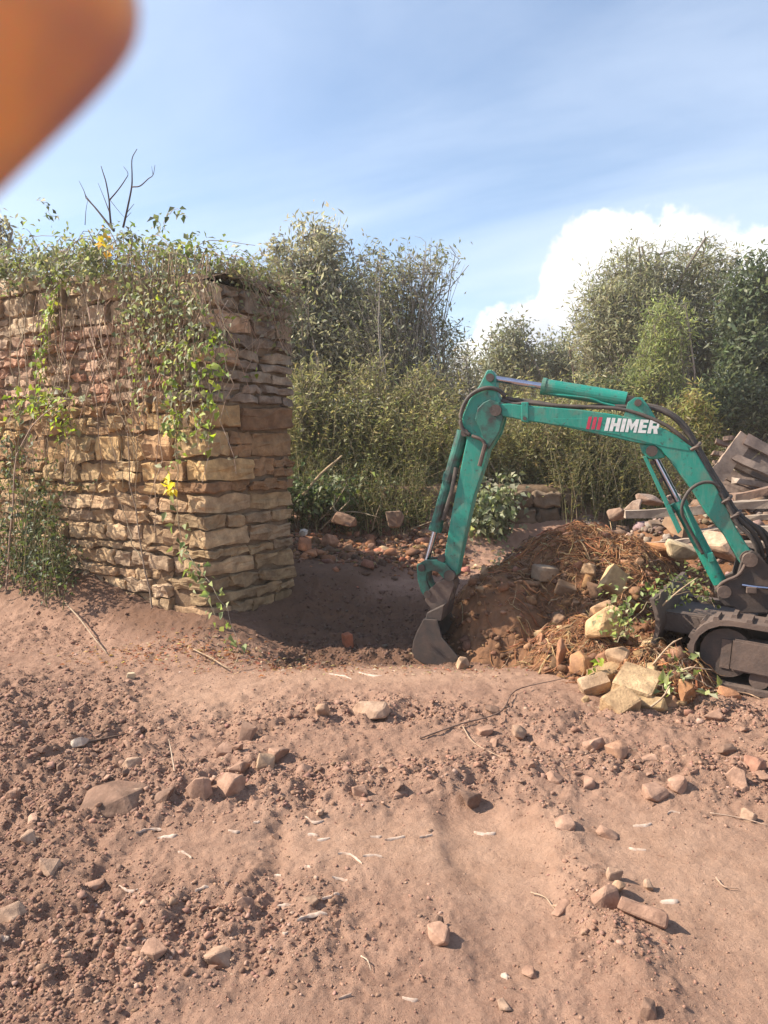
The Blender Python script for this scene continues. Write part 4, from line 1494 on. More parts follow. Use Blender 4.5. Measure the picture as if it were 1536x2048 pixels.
# bucket cylinder behind the dipper
p0, p1 = E(926, 862, 0.0), E(870, 1062, 0.0)
V, F = merge([cyl(p0, p1, 0.05), cyl(p0 + (p1 - p0) * 0.42, p0 + (p1 - p0) * 0.50, 0.058), cyl(p0 + (p1 - p0) * 0.93, p1, 0.056)])
bc = add('bucket_cylinder', V, F, M['greasy'], ex, smooth=False)
V, F = cyl(p1, E(851, 1132, 0.0), 0.022)
add('piston_rod', V, F, M['steel'], bc)
V, F = tube1([E(912, 935, 0.06), E(905, 975, 0.075), E(898, 1000, 0.07), E(886, 1040, 0.06)], 0.016, 8)
add('hose', V, F, M['rubber'], bc)
# linkage ring and bucket
for s in (-1, 1):
    V, F = plate([(840, 1126), (856, 1117), (878, 1116), (898, 1124), (912, 1142), (906, 1158), (892, 1152), (880, 1140), (868, 1138), (860, 1142), (858, 1154), (866, 1174), (872, 1186), (858, 1194), (848, 1178), (841, 1152)],
                 s * 0.085 - 0.018, s * 0.085 + 0.018, 0.005)
    add('bucket_link', V, F, M['greasy'], ex)
for px, py in ((850, 1132), (862, 1184)):
    V, F = pin(px, py, 0.03, -0.12, 0.12)
    add('pivot_pin', V, F, M['iron'], ex)


def build_bucket():
    c = [(862, 1226), (848, 1250), (841, 1268), (838, 1288), (845, 1304), (862, 1315), (884, 1322), (906, 1326)]     # back and floor of the shell, outside
    c2 = [(870, 1230), (857, 1252), (850, 1270), (847, 1286), (853, 1298), (866, 1307), (885, 1314), (908, 1319)]
    hw = 0.22
    V, F = plate(c + c2[::-1], -hw, hw, 0)
    bu = add('bucket', V, F, M['iron'], ex)
    side = [(862, 1226), (888, 1228), (898, 1262), (930, 1300), (914, 1324), (884, 1319), (862, 1312), (846, 1302), (840, 1288), (843, 1268), (850, 1250)]
    for s in (-1, 1):
        V, F = plate(side, s * hw - 0.008 + s * 0.009, s * hw + 0.008 + s * 0.009, 0.004)
        add('side_cheek', V, F, M['iron'], bu)
    V, F = plate([(900, 1316), (926, 1308), (930, 1316), (904, 1328)], -hw - 0.012, hw + 0.012, 0.003)
    add('cutting_edge', V, F, M['iron'], bu)
    V, F = plate([(862, 1178), (880, 1160), (908, 1150), (914, 1166), (904, 1196), (892, 1230), (862, 1232), (868, 1212), (856, 1196)], -0.11, -0.075, 0.004)
    add('bucket_ear', V, F, M['dirty'], bu)
    V, F = plate([(862, 1178), (880, 1160), (908, 1150), (914, 1166), (904, 1196), (892, 1230), (862, 1232), (868, 1212), (856, 1196)], 0.075, 0.11, 0.004)
    add('bucket_ear', V, F, M['dirty'], bu)
    V, F = plate([(866, 1216), (900, 1200), (894, 1232), (862, 1232)], -0.2, 0.2, 0.006)
    add('bucket_top', V, F, M['iron'], bu)


build_bucket()
# dipper (crowd) cylinder along the top of the boom
a0, a1 = E(985, 757), E(1087, 773)
b0, b1 = a1, E(1252, 800)
V, F = cyl(b0, b1, 0.060, 20)
ac = add('dipper_cylinder', V, F, M['paint'], ex)
V, F = cyl(b0 - (b1 - b0) * 0.02, b0 + (b1 - b0) * 0.03, 0.066, 20)
add('gland', V, F, M['paint'], ac)
V, F = cyl(a0, a1, 0.024)
add('piston_rod', V, F, M['steel'], ac)
V, F = tube1([E(1097, 787, 0.03), E(1130, 791, 0.05), E(1180, 797, 0.05), E(1205, 806, 0.05), E(1230, 812, 0.05)], 0.009, 8)
add('oil_pipe', V, F, M['paint'], ac)
V, F = plate([(1248, 790), (1262, 792), (1286, 800), (1292, 812), (1280, 822), (1256, 818), (1246, 806)], -0.05, 0.05, 0.006)
add('clevis', V, F, M['iron'], ac)
V, F = pin(1276, 807, 0.026, -0.10, 0.10)
add('pivot_pin', V, F, M['dirty'], ac)
for s in (-1, 1):
    V, F = plate([(1256, 806), (1270, 796), (1284, 796), (1300, 818), (1320, 852), (1246, 840)], s * 0.07 - 0.008, s * 0.07 + 0.008, 0.003)
    add('cylinder_bracket', V, F, M['paint'], bo)
# boom cylinder under the boom
r0, r1, r2, r3 = E(1303, 902), E(1356, 1003), E(1356, 1003), E(1440, 1165)
V, F = merge([cyl(r2, r3, 0.05, 20), cyl(r2, r2 + (r3 - r2) * 0.08, 0.06, 20)])
lc = add('boom_cylinder', V, F, M['paint'], ex)
V, F = cyl(r0, r1, 0.024)
add('piston_rod', V, F, M['steel'], lc)
V, F = tube1([E(1367, 1010, 0.06), E(1383, 1048, 0.065), E(1398, 1080, 0.065), E(1412, 1112, 0.06), E(1420, 1114, 0.05)], 0.009, 8)
add('oil_pipe', V, F, M['paint'], lc)
V, F = plate([(1410, 1104), (1424, 1102), (1428, 1120), (1416, 1122)], 0.02, 0.075, 0.004)
add('port_block', V, F, M['paint'], lc)
V, F = plate([(1285, 912), (1293, 912), (1363, 1058), (1355, 1066)], 0.02, 0.075, 0.004)
add('rod_guard', V, F, M['paint'], lc)
for px, py in ((1311, 925), (1328, 960), (1346, 996), (1352, 1022)):
    V, F = pin(px - 6, py, 0.016, 0.0, 0.05)
    add('bolt', V, F, M['dirty'], lc)
# hoses
HOSES = [
    ([(1012, 792, .06), (992, 778, .08), (968, 777, .09), (942, 790, .09), (926, 814, .09), (921, 842, .09), (928, 862, .09), (940, 870, .09)], 0.016),
    ([(1003, 800, .05), (1030, 808, .06), (1056, 806, .06), (1110, 811, .06), (1180, 814, .06), (1240, 818, .07), (1290, 832, .08), (1334, 852, .09), (1366, 876, .09), (1385, 892, .07)], 0.014),
    ([(1005, 795, .02), (1030, 800, .02), (1050, 802, .02), (1080, 806, .02), (1140, 815, .02), (1200, 812, .03), (1260, 814, .05), (1310, 818, .03), (1345, 834, .02), (1372, 862, .0), (1392, 895, .0), (1420, 940, .02), (1440, 975, .03)], 0.016),
    ([(1250, 812, -.03), (1300, 812, -.04), (1340, 826, -.04), (1370, 852, -.04), (1395, 892, -.03), (1425, 945, -.02), (1450, 985, -.01), (1468, 1020, 0)], 0.018),
    ([(1395, 905, .05), (1420, 950, .06), (1444, 990, .06), (1462, 1020, .06), (1482, 1042, .05), (1504, 1062, .04), (1520, 1090, .02), (1524, 1118, 0), (1514, 1138, -.02)], 0.017),
    ([(1398, 905, .0), (1424, 950, .0), (1449, 990, .0), (1470, 1022, .0), (1490, 1040, .0), (1514, 1058, -.01), (1534, 1088, -.02), (1538, 1120, -.04), (1530, 1144, -.06)], 0.018),
    ([(1446, 988, -.05), (1474, 1024, -.05), (1500, 1046, -.05), (1526, 1062, -.05), (1546, 1090, -.06), (1548, 1130, -.08)], 0.018),
    ([(1440, 985, .09), (1460, 1018, .09), (1474, 1046, .09), (1500, 1072, .09), (1512, 1094, .08), (1516, 1120, .06), (1508, 1134, .05)], 0.015),
    ([(1440, 975, .10), (1424, 965, .11), (1402, 966, .12), (1380, 980, .13), (1366, 1004, .13), (1364, 1026, .12), (1374, 1048, .10), (1392, 1082, .08), (1406, 1108, .07)], 0.012),
]
for pts, r_ in HOSES:
    V, F = tube1([E(a, b, c) for a, b, c in pts], r_, 8)
    add('hose', V, F, M['rubber'], ex, smooth=True)
V, F = tube1([E(1494, 1118, .13), E(1486, 1138, .15), E(1474, 1152, .16), E(1456, 1160, .16), E(1442, 1168, .15), E(1436, 1180, .12)], 0.012, 8)
add('grey_pipe', V, F, M['track'], ex, smooth=True)
for px, py in ((1390, 894), (1452, 1000), (1470, 1030)):
    V, F = tube1([E(px - 8, py + 6, .09), E(px + 6, py - 2, .10), E(px + 10, py - 8, .03)], 0.014, 6)
    add('hose_clamp', V, F, M['dirty'], ex)
# swing bracket
for s in (-1, 1):
    V, F = plate([(1480, 1108), (1498, 1096), (1514, 1104), (1534, 1130), (1556, 1150), (1560, 1218), (1476, 1218), (1462, 1206), (1446, 1204), (1432, 1190), (1432, 1172), (1446, 1158), (1468, 1150)], s * 0.125 - 0.022, s * 0.125 + 0.022, 0.006)
    add('swing_bracket', V, F, M['iron'], ex)
V, F = plate([(1470, 1165), (1560, 1150), (1560, 1215), (1474, 1215)], -0.10, 0.10, 0.006)
add('bracket_core', V, F, M['iron'], ex)
for px, py, r_ in ((1444, 1176, 0.045), (1494, 1114, 0.05)):
    V, F = pin(px, py, r_, -0.17, 0.17)
    add('pivot_pin', V, F, M['track'], ex)
V, F = tube1([E(1484, 1170, .16), E(1512, 1174, .17), E(1556, 1178, .17)], 0.012, 8)
add('grease_pipe', V, F, M['steel'], ex)
V, F = plate([(1486, 1166), (1506, 1166), (1506, 1178), (1486, 1178)], 0.15, 0.19, 0.004)
add('valve_block', V, F, M['track'], ex)

# undercarriage
HA = R(30)
PT = R(4.0)
Uf = np.array([-math.cos(HA) * math.cos(PT), math.sin(HA) * math.cos(PT), math.sin(PT)])      # forward, nose slightly up
Un = np.array([-math.sin(HA), -math.cos(HA), 0])                                               # towards the viewer's side
Uu = np.cross(Un, Uf)
Uu = Uu if Uu[2] > 0 else -Uu
UO = np.array([2.40, 5.756, 0.025])


def U(f, n, h):
    return UO + Uf * f + Un * n + Uu * h


def track_profile(L, H, r1, k=10):
    """closed loop (f,h): nose at f=0"""
    pts = []
    for a in np.linspace(-90, 90, k):
        pts.append((-r1 + r1 * math.cos(R(a)), H / 2 + H / 2 * math.sin(R(a))))
    for a in np.linspace(90, 270, k):
        pts.append((-L + r1 + r1 * math.cos(R(a)), H / 2 + H / 2 * math.sin(R(a))))
    return pts


def loop_band(out, inn, n0, n1):
    k = len(out)
    Vb = [U(f, n, h) for n in (n0, n1) for ring in (out, inn) for (f, h) in ring]
    Fb = []
    for i in range(k):
        j = (i + 1) % k
        o0, i0, o1, i1 = i, k + i, 2 * k + i, 3 * k + i
        p0_, q0, p1_, q1 = j, k + j, 2 * k + j, 3 * k + j
        Fb += [[o0, p0_, p1_, o1], [i0, i1, q1, q0], [o0, i0, q0, p0_], [o1, p1_, q1, i1]]
    return np.array(Vb), Fb


def obox(f0, f1, n0, n1, h0, h1, bev=0.01, taper=None):
    bm = bmesh.new()
    bmesh.ops.create_cube(bm, size=2.0)
    for v in bm.verts:
        f = f0 if v.co.x < 0 else f1
        n = n0 if v.co.y < 0 else n1
        h = h0 if v.co.z < 0 else h1
        if taper and v.co.z > 0:
            f += taper[0] if v.co.x < 0 else taper[1]
        v.co = U(f, n, h)
    bmesh.ops.recalc_face_normals(bm, faces=bm.faces)
    if bev:
        bmesh.ops.bevel(bm, geom=list(bm.edges), offset=bev, segments=2, affect='EDGES', clamp_overlap=True)
    return from_bm(bm)


TL, TH = 1.85, 0.47
for side, (n0, n1) in enumerate(((0.40, 0.70), (-0.70, -0.40))):
    out = track_profile(TL, TH, 0.235)
    inn = [(-TL / 2 + (f + TL / 2) * (1 - 0.07 / TL), TH / 2 + (h - TH / 2) * (1 - 0.07 / TH)) for f, h in out]
    V, F = loop_band(out, inn, n0, n1)
    tk = add('crawler_track', V, F, M['track'], ex)
    # lugs along the belt
    loop = np.array(out + out[:1])
    seg = np.linalg.norm(np.diff(loop, axis=0), axis=1)
    cum = np.concatenate([[0], np.cumsum(seg)])
    nlug = 42
    for k in range(nlug):
        d_ = (k + 0.5) / nlug * cum[-1]
        i = np.searchsorted(cum, d_) - 1
        t = (d_ - cum[i]) / seg[i]
        f, h = loop[i] * (1 - t) + loop[i + 1] * t
        tf, th = (loop[i + 1] - loop[i]) / seg[i]
        nf, nh = th, -tf
        if (f + TL / 2) * nf + (h - TH / 2) * nh < 0:
            nf, nh = -nf, -nh
        q = []
        for (a_, o_) in ((-0.022, -0.01), (0.022, -0.01), (0.014, 0.022), (-0.014, 0.022)):
            q.append((f + tf * a_ + nf * o_, h + th * a_ + nh * o_))
        w0, w1 = (n0 + 0.005, n0 + 0.2) if k % 2 else (n0 + 0.1, n1 - 0.005)
        Vl = np.array([U(a_, w0, b_) for a_, b_ in q] + [U(a_, w1, b_) for a_, b_ in q])
        Fl = [[0, 1, 2, 3], [7, 6, 5, 4], [0, 4, 5, 1], [1, 5, 6, 2], [2, 6, 7, 3], [3, 7, 4, 0]]
        add('track_lug', Vl, Fl, M['track'], tk)
    # side frame, rail and wheels
    s = 1 if side == 0 else -1
    no = n1 if side == 0 else n0
    V, F = obox(-TL + 0.30, -0.27, min(no - s * 0.02, no - s * 0.16), max(no - s * 0.02, no - s * 0.16), 0.13, 0.345, 0.012)
    fr = add('track_frame', V, F, M['track'], ex)
    V, F = obox(-0.275, -0.19, min(no - s * 0.05, no - s * 0.2), max(no - s * 0.05, no - s * 0.2), 0.12, 0.34, 0.012)
    add('tensioner_block', V, F, M['track'], fr)
    for f, r_ in ((-0.235, 0.165), (-TL + 0.235, 0.17)):
        V, F = tube1([U(f, no - s * 0.06, TH / 2), U(f, no - s * 0.24, TH / 2)], r_, 24, n=2)
        add('idler_wheel', V, F, M['iron'], ex)
    for f in np.linspace(-0.45, -TL + 0.45, 4):
        V, F = tube1([U(f, no - s * 0.05, 0.095), U(f, no - s * 0.25, 0.095)], 0.062, 16, n=2)
        add('track_roller', V, F, M['track'], ex)
V, F = obox(-1.5, -0.35, -0.42, 0.42, 0.2, 0.42, 0.02)
add('chassis', V, F, M['iron'], ex)
V, F = tube1([U(-0.95, 0, 0.40), U(-0.95, 0, 0.56)], 0.36, 28, n=2)
add('slew_ring', V, F, M['iron'], ex)
# raised dozer blade on two arms
bl = []
nB = 9
for k in range(nB):
    a = k / (nB - 1)
    bl.append((0.27 - 0.05 * math.sin(a * math.pi) + 0.02 * a, 0.16 + 0.36 * a))
bi = [(f - 0.03, h) for f, h in bl]
ring = bl + bi[::-1]
Vb = np.array([U(f, n, h) for n in (-0.74, 0.66) for f, h in ring])
kk = len(ring)
Fb = [[i, (i + 1) % kk, kk + (i + 1) % kk, kk + i] for i in range(kk)]
for b in (0, kk):
    Fb += [[b + i, b + i + 1, b + kk - 2 - i, b + kk - 1 - i] for i in range(nB - 1)]
db = add('dozer_blade', Vb, Fb, M['dirty'], ex)
for n in (-0.36, 0.36):
    V, F = obox(-0.55, 0.245, n - 0.06, n + 0.06, 0.26, 0.40, 0.012)
    add('blade_arm', V, F, M['dirty'], db)
V, F = obox(-0.42, 0.22, -0.36, 0.36, 0.335, 0.365, 0.008)
add('blade_web', V, F, M['dirty'], db)

# upper body, out of the frame to the right
HD = -BD
HN = BN
HC = np.array([3.26, 5.28, 0.0])


def H(f, n, z):
    return HC + BD * f + BN * n + UP * z


def hbox(f0, f1, n0, n1, z0, z1, bev=0.03, seg=3):
    bm = bmesh.new()
    bmesh.ops.create_cube(bm, size=2.0)
    for v in bm.verts:
        v.co = H(f0 if v.co.x < 0 else f1, n0 if v.co.y < 0 else n1, z0 if v.co.z < 0 else z1)
    bmesh.ops.recalc_face_normals(bm, faces=bm.faces)
    if bev:
        bmesh.ops.bevel(bm, geom=list(bm.edges), offset=bev, segments=seg, affect='EDGES', clamp_overlap=True)
    return from_bm(bm)


V, F = hbox(-1.0, 0.42, -0.72, 0.72, 0.60, 0.72, 0.02)
add('deck', V, F, M['iron'], ex)
V, F = hbox(-1.05, -0.28, -0.73, 0.73, 0.722, 1.22, 0.10, 4)
add('engine_hood', V, F, M['paint'], ex)
V, F = hbox(-1.12, -0.9, -0.70, 0.70, 0.52, 0.80, 0.06, 3)
add('counterweight', V, F, M['iron'], ex)
V, F = hbox(-0.27, 0.18, -0.22, 0.24, 1.02, 1.14, 0.03)
add('seat', V, F, M['rubber'], ex)
V, F = hbox(-0.30, -0.20, -0.22, 0.24, 1.15, 1.6, 0.03)
add('seat_back', V, F, M['rubber'], ex)
V, F = hbox(-0.26, 0.17, -0.3, 0.32, 0.722, 1.018, 0.02)
add('seat_box', V, F, M['iron'], ex)
for n in (-0.32, 0.36):
    V, F = hbox(0.22, 0.40, n - 0.07, n + 0.07, 0.722, 1.2, 0.02)
    cs_ = add('control_console', V, F, M['rubber'], ex)
    V, F = tube1([H(0.32, n, 1.19), H(0.36, n, 1.42)], 0.012, 8, n=3)
    add('lever', V, F, M['rubber'], cs_)
for f in (-0.85, 0.36):
    for n in (-0.6, 0.6):
        V, F = tube1([H(f, n, 0.71), H(f, n, 2.30)], 0.03, 10, n=3)
        add('canopy_post', V, F, M['iron'], ex)
V, F = hbox(-0.98, 0.48, -0.68, 0.68, 2.285, 2.36, 0.03)
add('canopy_roof', V, F, M['paint'], ex)
V, F = tube1([H(0.42, 0.0, 0.55), H(0.42, 0.0, 1.0)], 0.10, 14, n=2)
add('swing_post', V, F, M['iron'], ex)
V, F = plate([(1540, 1150), (1640, 1150), (1640, 1230), (1540, 1222)], -0.11, 0.11, 0.01)
add('swing_mount', V, F, M['iron'], ex)

# ------------------------------------------------------------------ spoil heap
EARTH = [(0.22, 0.11, 0.06), (0.28, 0.145, 0.08), (0.15, 0.08, 0.05), (0.34, 0.19, 0.11)]
ROOTC = [(0.40, 0.18, 0.08), (0.32, 0.14, 0.065), (0.44, 0.24, 0.115), (0.48, 0.33, 0.19), (0.23, 0.11, 0.06)]
heap = thing('spoil_heap', (1.75, 6.6, 0.0), 'big brown heap of dug earth and roots under the excavator boom', 'heap')


def heap_surf(x, y):
    x = np.asarray(x, float)
    y = np.asarray(y, float)
    z = heap_h(x, y)
    return z + 0.05 * fbm(x * 7, y * 7, 1.2, 3, 0.6) + 0.02 * fbm(x * 25, y * 25, 4, 2)


def surf(x, y):
    return np.maximum(heap_surf(x, y), ground_h(x, y))


def hz(x, y):
    return float(surf(np.array([x]), np.array([y]))[0])


def build_heap():
    r = np.random.default_rng(101)
    xs = np.linspace(0.25, 3.75, 300)
    ys = np.linspace(4.55, 8.5, 300)
    X, Y = np.meshgrid(xs, ys)
    Z = heap_surf(X, Y)
    gz = ground_h(X, Y)
    Z = np.where(Z < gz - 0.03, gz - 0.10, Z)
    V = np.stack([X, Y, Z], -1).reshape(-1, 3)
    m = len(xs)
    i = np.arange(len(ys) - 1)[:, None] * m
    j = np.arange(m - 1)[None]
    F = np.stack([i + j, i + j + 1, i + m + j + 1, i + m + j], -1).reshape(-1, 4)
    keep = (Z > gz - 0.06).reshape(-1)
    F = F[keep[F].any(axis=1)]
    used = np.unique(F)
    remap = -np.ones(len(V), int)
    remap[used] = np.arange(len(used))
    V, F = V[used], remap[F]
    n1 = fbm(V[:, 0] * 1.6, V[:, 1] * 1.6, 3, 3)
    dark_soil = np.clip(0.72 + 0.6 * n1 - 0.30 * sstep(0.5, 0.9, V[:, 2]), 0, 1)
    add('earth', V, F, M['heap'], heap, smooth=True, cols=np.stack([dark_soil, 0 * dark_soil, dark_soil], -1))
    # roots and fibres lying over the crest
    N = 5200
    q = r.random(N)
    x = np.where(q < 0.62, r.normal(2.0, 0.45, N), np.where(q < 0.85, r.normal(1.82, 0.30, N), r.normal(1.55, 0.3, N)))
    y = np.where(q < 0.62, r.normal(6.85, 0.38, N), np.where(q < 0.85, r.normal(5.15, 0.22, N), r.normal(5.7, 0.3, N)))
    ok = heap_surf(x, y) > ground_h(x, y, False) - 0.02
    x, y = x[ok], y[ok]
    N = len(x)
    ang = r.normal(0.1, 0.9, N)
    ln = r.uniform(0.04, 0.24, N)
    t = np.linspace(-0.5, 0.5, 6)
    bend = r.normal(size=N) * 0.5
    px_ = x[:, None] + np.cos(ang)[:, None] * ln[:, None] * t + -np.sin(ang)[:, None] * bend[:, None] * ln[:, None] * t ** 2
    py_ = y[:, None] + np.sin(ang)[:, None] * ln[:, None] * t + np.cos(ang)[:, None] * bend[:, None] * ln[:, None] * t ** 2
    pz = surf(px_, py_) + 0.006 + np.abs(r.normal(size=(N, 1))) * 0.025 + 0.03 * r.normal(size=(N, 1)) * t
    rad = r.choice([0.0016, 0.0026, 0.0042, 0.008], N, p=[0.42, 0.38, 0.15, 0.05])
    V, F = tubes(np.stack([px_, py_, pz], -1), rad[:, None] * np.array([0.6, 1, 1.1, 1, 0.8, 0.4]), 4)
    ro = add('roots', V, F, M['stem'], heap, cols=np.repeat(pick_cols(N, ROOTC, 0.22, r), 24, axis=0), kind='stuff')


build_heap()


# generic clods: many small faceted lumps in one mesh
_ico = None


def clods(P, S, seed, cols):
    r = np.random.default_rng(seed)
    t = (1 + 5 ** 0.5) / 2
    v = np.array([(-1, t, 0), (1, t, 0), (-1, -t, 0), (1, -t, 0), (0, -1, t), (0, 1, t), (0, -1, -t), (0, 1, -t), (t, 0, -1), (t, 0, 1), (-t, 0, -1), (-t, 0, 1)]) / 1.9
    f = np.array([(0, 11, 5), (0, 5, 1), (0, 1, 7), (0, 7, 10), (0, 10, 11), (1, 5, 9), (5, 11, 4), (11, 10, 2), (10, 7, 6), (7, 1, 8), (3, 9, 4), (3, 4, 2), (3, 2, 6), (3, 6, 8), (3, 8, 9), (4, 9, 5), (2, 4, 11), (6, 2, 10), (8, 6, 7), (9, 8, 1)])
    N = len(P)
    V = v[None] * (1 + r.normal(size=(N, 12, 1)) * 0.24 + r.normal(size=(N, 12, 3)) * 0.22)
    V = V * np.stack([r.uniform(0.7, 1.5, N), r.uniform(0.7, 1.3, N), r.uniform(0.5, 1.0, N)], -1)[:, None, :]
    a = r.uniform(0, 6.28, N)
    c, s = np.cos(a)[:, None], np.sin(a)[:, None]
    V = np.stack([V[..., 0] * c - V[..., 1] * s, V[..., 0] * s + V[..., 1] * c, V[..., 2]], -1)
    V = P[:, None, :] + V * S[:, None, None] * 0.5
    F = (np.arange(N) * 12)[:, None, None] + f[None]
    return V.reshape(-1, 3), F.reshape(-1, 3), np.repeat(cols, 12, axis=0)


def scatter_clods():
    r = np.random.default_rng(110)
    N = 165000
    y = np.exp(r.uniform(np.log(1.9), np.log(9.5), N))
    x = r.uniform(-1, 1, N) * (0.60 * y + 0.5)
    rough, flat, dark_soil = zones(x, y)
    keep = r.random(N) < rough ** 1.4 * 0.72 + 0.07
    keep &= ~((x < -0.9) & (y > 7.2))
    x, y, rough, dark_soil = x[keep], y[keep], rough[keep], dark_soil[keep]
    N = len(x)
    S = np.clip(r.lognormal(np.log(0.0070), 0.52, N) * (0.45 + 0.75 * rough) * (0.75 + 0.10 * y), 0.003, 0.055)
    z = ground_h(x, y) + S * 0.08
    C = pick_cols(N, [(0.325, 0.187, 0.133), (0.275, 0.155, 0.109), (0.37, 0.22, 0.158), (0.42, 0.275, 0.205)], 0.10, r, w=[0.45, 0.25, 0.24, 0.06])
    C *= (1 - 0.55 * dark_soil)[:, None]
    V, F, C = clods(np.stack([x, y, z], -1), S, 111, C)
    add('earth_clods', V, F, M['clod'], cols=C, label='loose reddish soil clods and crumbs scattered over the ground', cat='soil', kind='stuff')
    # lumps on the heap
    N = 4500
    x = r.uniform(0.4, 3.2, N)
    y = r.uniform(4.7, 8.0, N)
    ok = heap_surf(x, y) > ground_h(x, y, False)
    x, y = x[ok], y[ok]
    S = np.clip(r.lognormal(np.log(0.03), 0.6, len(x)), 0.008, 0.16)
    P = np.stack([x, y, surf(x, y) + S * 0.05], -1)
    V, F, C = clods(P, S, 112, pick_cols(len(x), EARTH, 0.15, r))
    add('clods', V, F, M['clod'], heap, cols=C, kind='stuff')
    # rubble strip on the bank behind the pit
    N = 1700
    x = r.uniform(-1.2, 1.0, N)
    y = r.normal(9.35, 0.42, N)
    S = np.clip(r.lognormal(np.log(0.045), 0.55, N), 0.012, 0.2)
    P = np.stack([x, y, ground_h(x, y) + S * 0.1], -1)
    V, F, C = clods(P, S, 113, pick_cols(N, [(0.22, 0.115, 0.07), (0.30, 0.16, 0.10), (0.36, 0.17, 0.09), (0.16, 0.095, 0.06)], 0.2, r))
    add('bank_rubble', V, F, M['clod'], cols=C, label='reddish earth and brick crumbs along the bank behind the pit', cat='rubble', kind='stuff')


scatter_clods()

# dead leaves and twigs at the foot of the wall and over the bank
def litter(name, label, n, cx_, cy_, sx, sy, pal, seed, size=(0.015, 0.05)):
    r = np.random.default_rng(seed)
    x, y = r.normal(cx_, sx, n), r.normal(cy_, sy, n)
    z = ground_h(x, y) + 0.008
    L_ = r.uniform(*size, n)
    D = rand_dirs(n, r) * np.array([1, 1, 0.35])
    V, F, C = leaves(np.stack([x, y, z], -1), D, rand_dirs(n, r) * 0.5 + UP, L_, L_ * r.uniform(0.3, 0.7, n), pick_cols(n, pal, 0.2, r))
    add(name, V, F, M['leaf'], cols=C, label=label, cat='leaves', kind='stuff')


DEAD = [(0.36, 0.14, 0.08), (0.30, 0.17, 0.10), (0.42, 0.30, 0.2), (0.25, 0.09, 0.06)]
litter('dead_leaves', 'reddish dead leaves and chaff at the foot of the wall corner', 900, -1.35, 5.95, 0.55, 0.2, DEAD, 120)
litter('leaf_scraps', 'scraps of dead leaf along the near edge of the pit', 420, 0.0, 5.55, 0.8, 0.12, DEAD + [(0.5, 0.42, 0.32)], 121, (0.01, 0.035))
litter('bank_litter', 'pale dead leaf litter on the bank behind the pit', 900, -0.1, 9.4, 0.7, 0.4, DEAD + [(0.5, 0.4, 0.28)], 122, (0.03, 0.09))


def stick(name, label, pts, r0, col=(0.30, 0.22, 0.16), cat='stick', group=None, k=6):
    V, F = tube1([np.array(p) for p in pts], np.array([r0, r0 * 0.85, r0 * 0.4]), k, n=5 * len(pts))
    V = V + np.random.default_rng(int(abs(V[0, 0]) * 1e4)).normal(size=V.shape) * r0 * 0.12
    return add(name, V, F, M['stem'], cols=np.tile(col, (len(V), 1)), smooth=True, label=label, cat=cat, group=group)


def gs(px, py, up=0.01):
    p = GP(px, py)
    return (p[0], p[1], p[2] + up)


stick('stick', 'dark straight stick lying by the chalky patch at the left', [gs(168, 1490), gs(205, 1482), gs(255, 1470)], 0.008, (0.13, 0.085, 0.065))
stick('stick', 'short dark stick pointing up-right above the chalky patch', [gs(120, 1435), gs(145, 1425), gs(172, 1416, .03)], 0.006, (0.14, 0.09, 0.07))
stick('stick', 'thin pale straw standing near the berm stones', [gs(350, 1552), gs(344, 1525, .04), gs(338, 1500, .06)], 0.004, (0.5, 0.38, 0.28))
stick('stick', 'long pale root curving down from the wall corner to the soil', [gs(385, 1300), gs(425, 1330, .05), gs(462, 1345, .03), gs(480, 1330, .1)], 0.006, (0.38, 0.27, 0.18))
stick('stick', 'arching pale root at the bottom of the far left bush', [gs(130, 1230, .12), gs(160, 1260, .1), gs(190, 1290, .05), gs(215, 1310)], 0.007, (0.40, 0.30, 0.21))
stick('stick', 'thin curved twig lying in the middle foreground', [gs(925, 1455), gs(945, 1490, .02), gs(985, 1510), gs(1010, 1520)], 0.004, (0.42, 0.30, 0.21))
stick('stick', 'long dark bent twig left of the block pile', [gs(840, 1480), gs(920, 1455, .02), gs(1000, 1440, .05), gs(1035, 1385, .02), gs(1140, 1375, .08), gs(1190, 1345, .12)], 0.005, (0.20, 0.13, 0.10))
stick('stick', 'small forked pale twig in the near channel', [gs(1062, 1790), gs(1090, 1800, .01), gs(1110, 1825)], 0.003, (0.5, 0.36, 0.25))
stick('stick', 'short bent twig at the right foreground', [gs(1432, 1760), gs(1448, 1778, .01), gs(1475, 1782)], 0.0035, (0.42, 0.28, 0.2))
stick('stick', 'pale thin root lying right of the block pile by the track', [gs(1400, 1385), gs(1440, 1390, .03), gs(1490, 1392, .02), gs(1520, 1400)], 0.006, (0.45, 0.30, 0.2))
stick('stick', 'long pale twig at the right edge of the foreground', [gs(1420, 1630), gs(1480, 1640, .01), gs(1536, 1655)], 0.003, (0.45, 0.32, 0.24))
stick('stick', 'short straw at the lower middle of the foreground', [gs(722, 1918), gs(735, 1930, .015), gs(742, 1948)], 0.0025, (0.6, 0.46, 0.34))
rs = np.random.default_rng(130)
for k, (a, b) in enumerate([((640, 1040), (690, 975)), ((650, 1030), (760, 1035)), ((660, 1015), (720, 1045)), ((640, 1060), (700, 1000)), ((670, 990), (690, 1030)), ((820, 1060), (870, 1040)), ((830, 1090), (850, 1065)), ((745, 1060), (760, 1010))]):
    p, q = at(*a, 9.9), at(*b, 9.7)
    stick('dry_branch', ['pale dry branch on the brush pile sloping up', 'long pale dry branch lying flat on the brush pile', 'pale dry branch slanting down across the brush pile', 'thin dry branch leaning left on the brush pile',
                         'short upright dry branch in the brush pile', 'dry branch just left of the bucket cylinder', 'short dry branch near the piston rod', 'slender dry branch under the weed edge'][k],
          [p, (p + q) / 2 + rs.normal(size=3) * 0.04, q], 0.010, (0.48, 0.38, 0.26), cat='branch', group='dry branches on the bank')
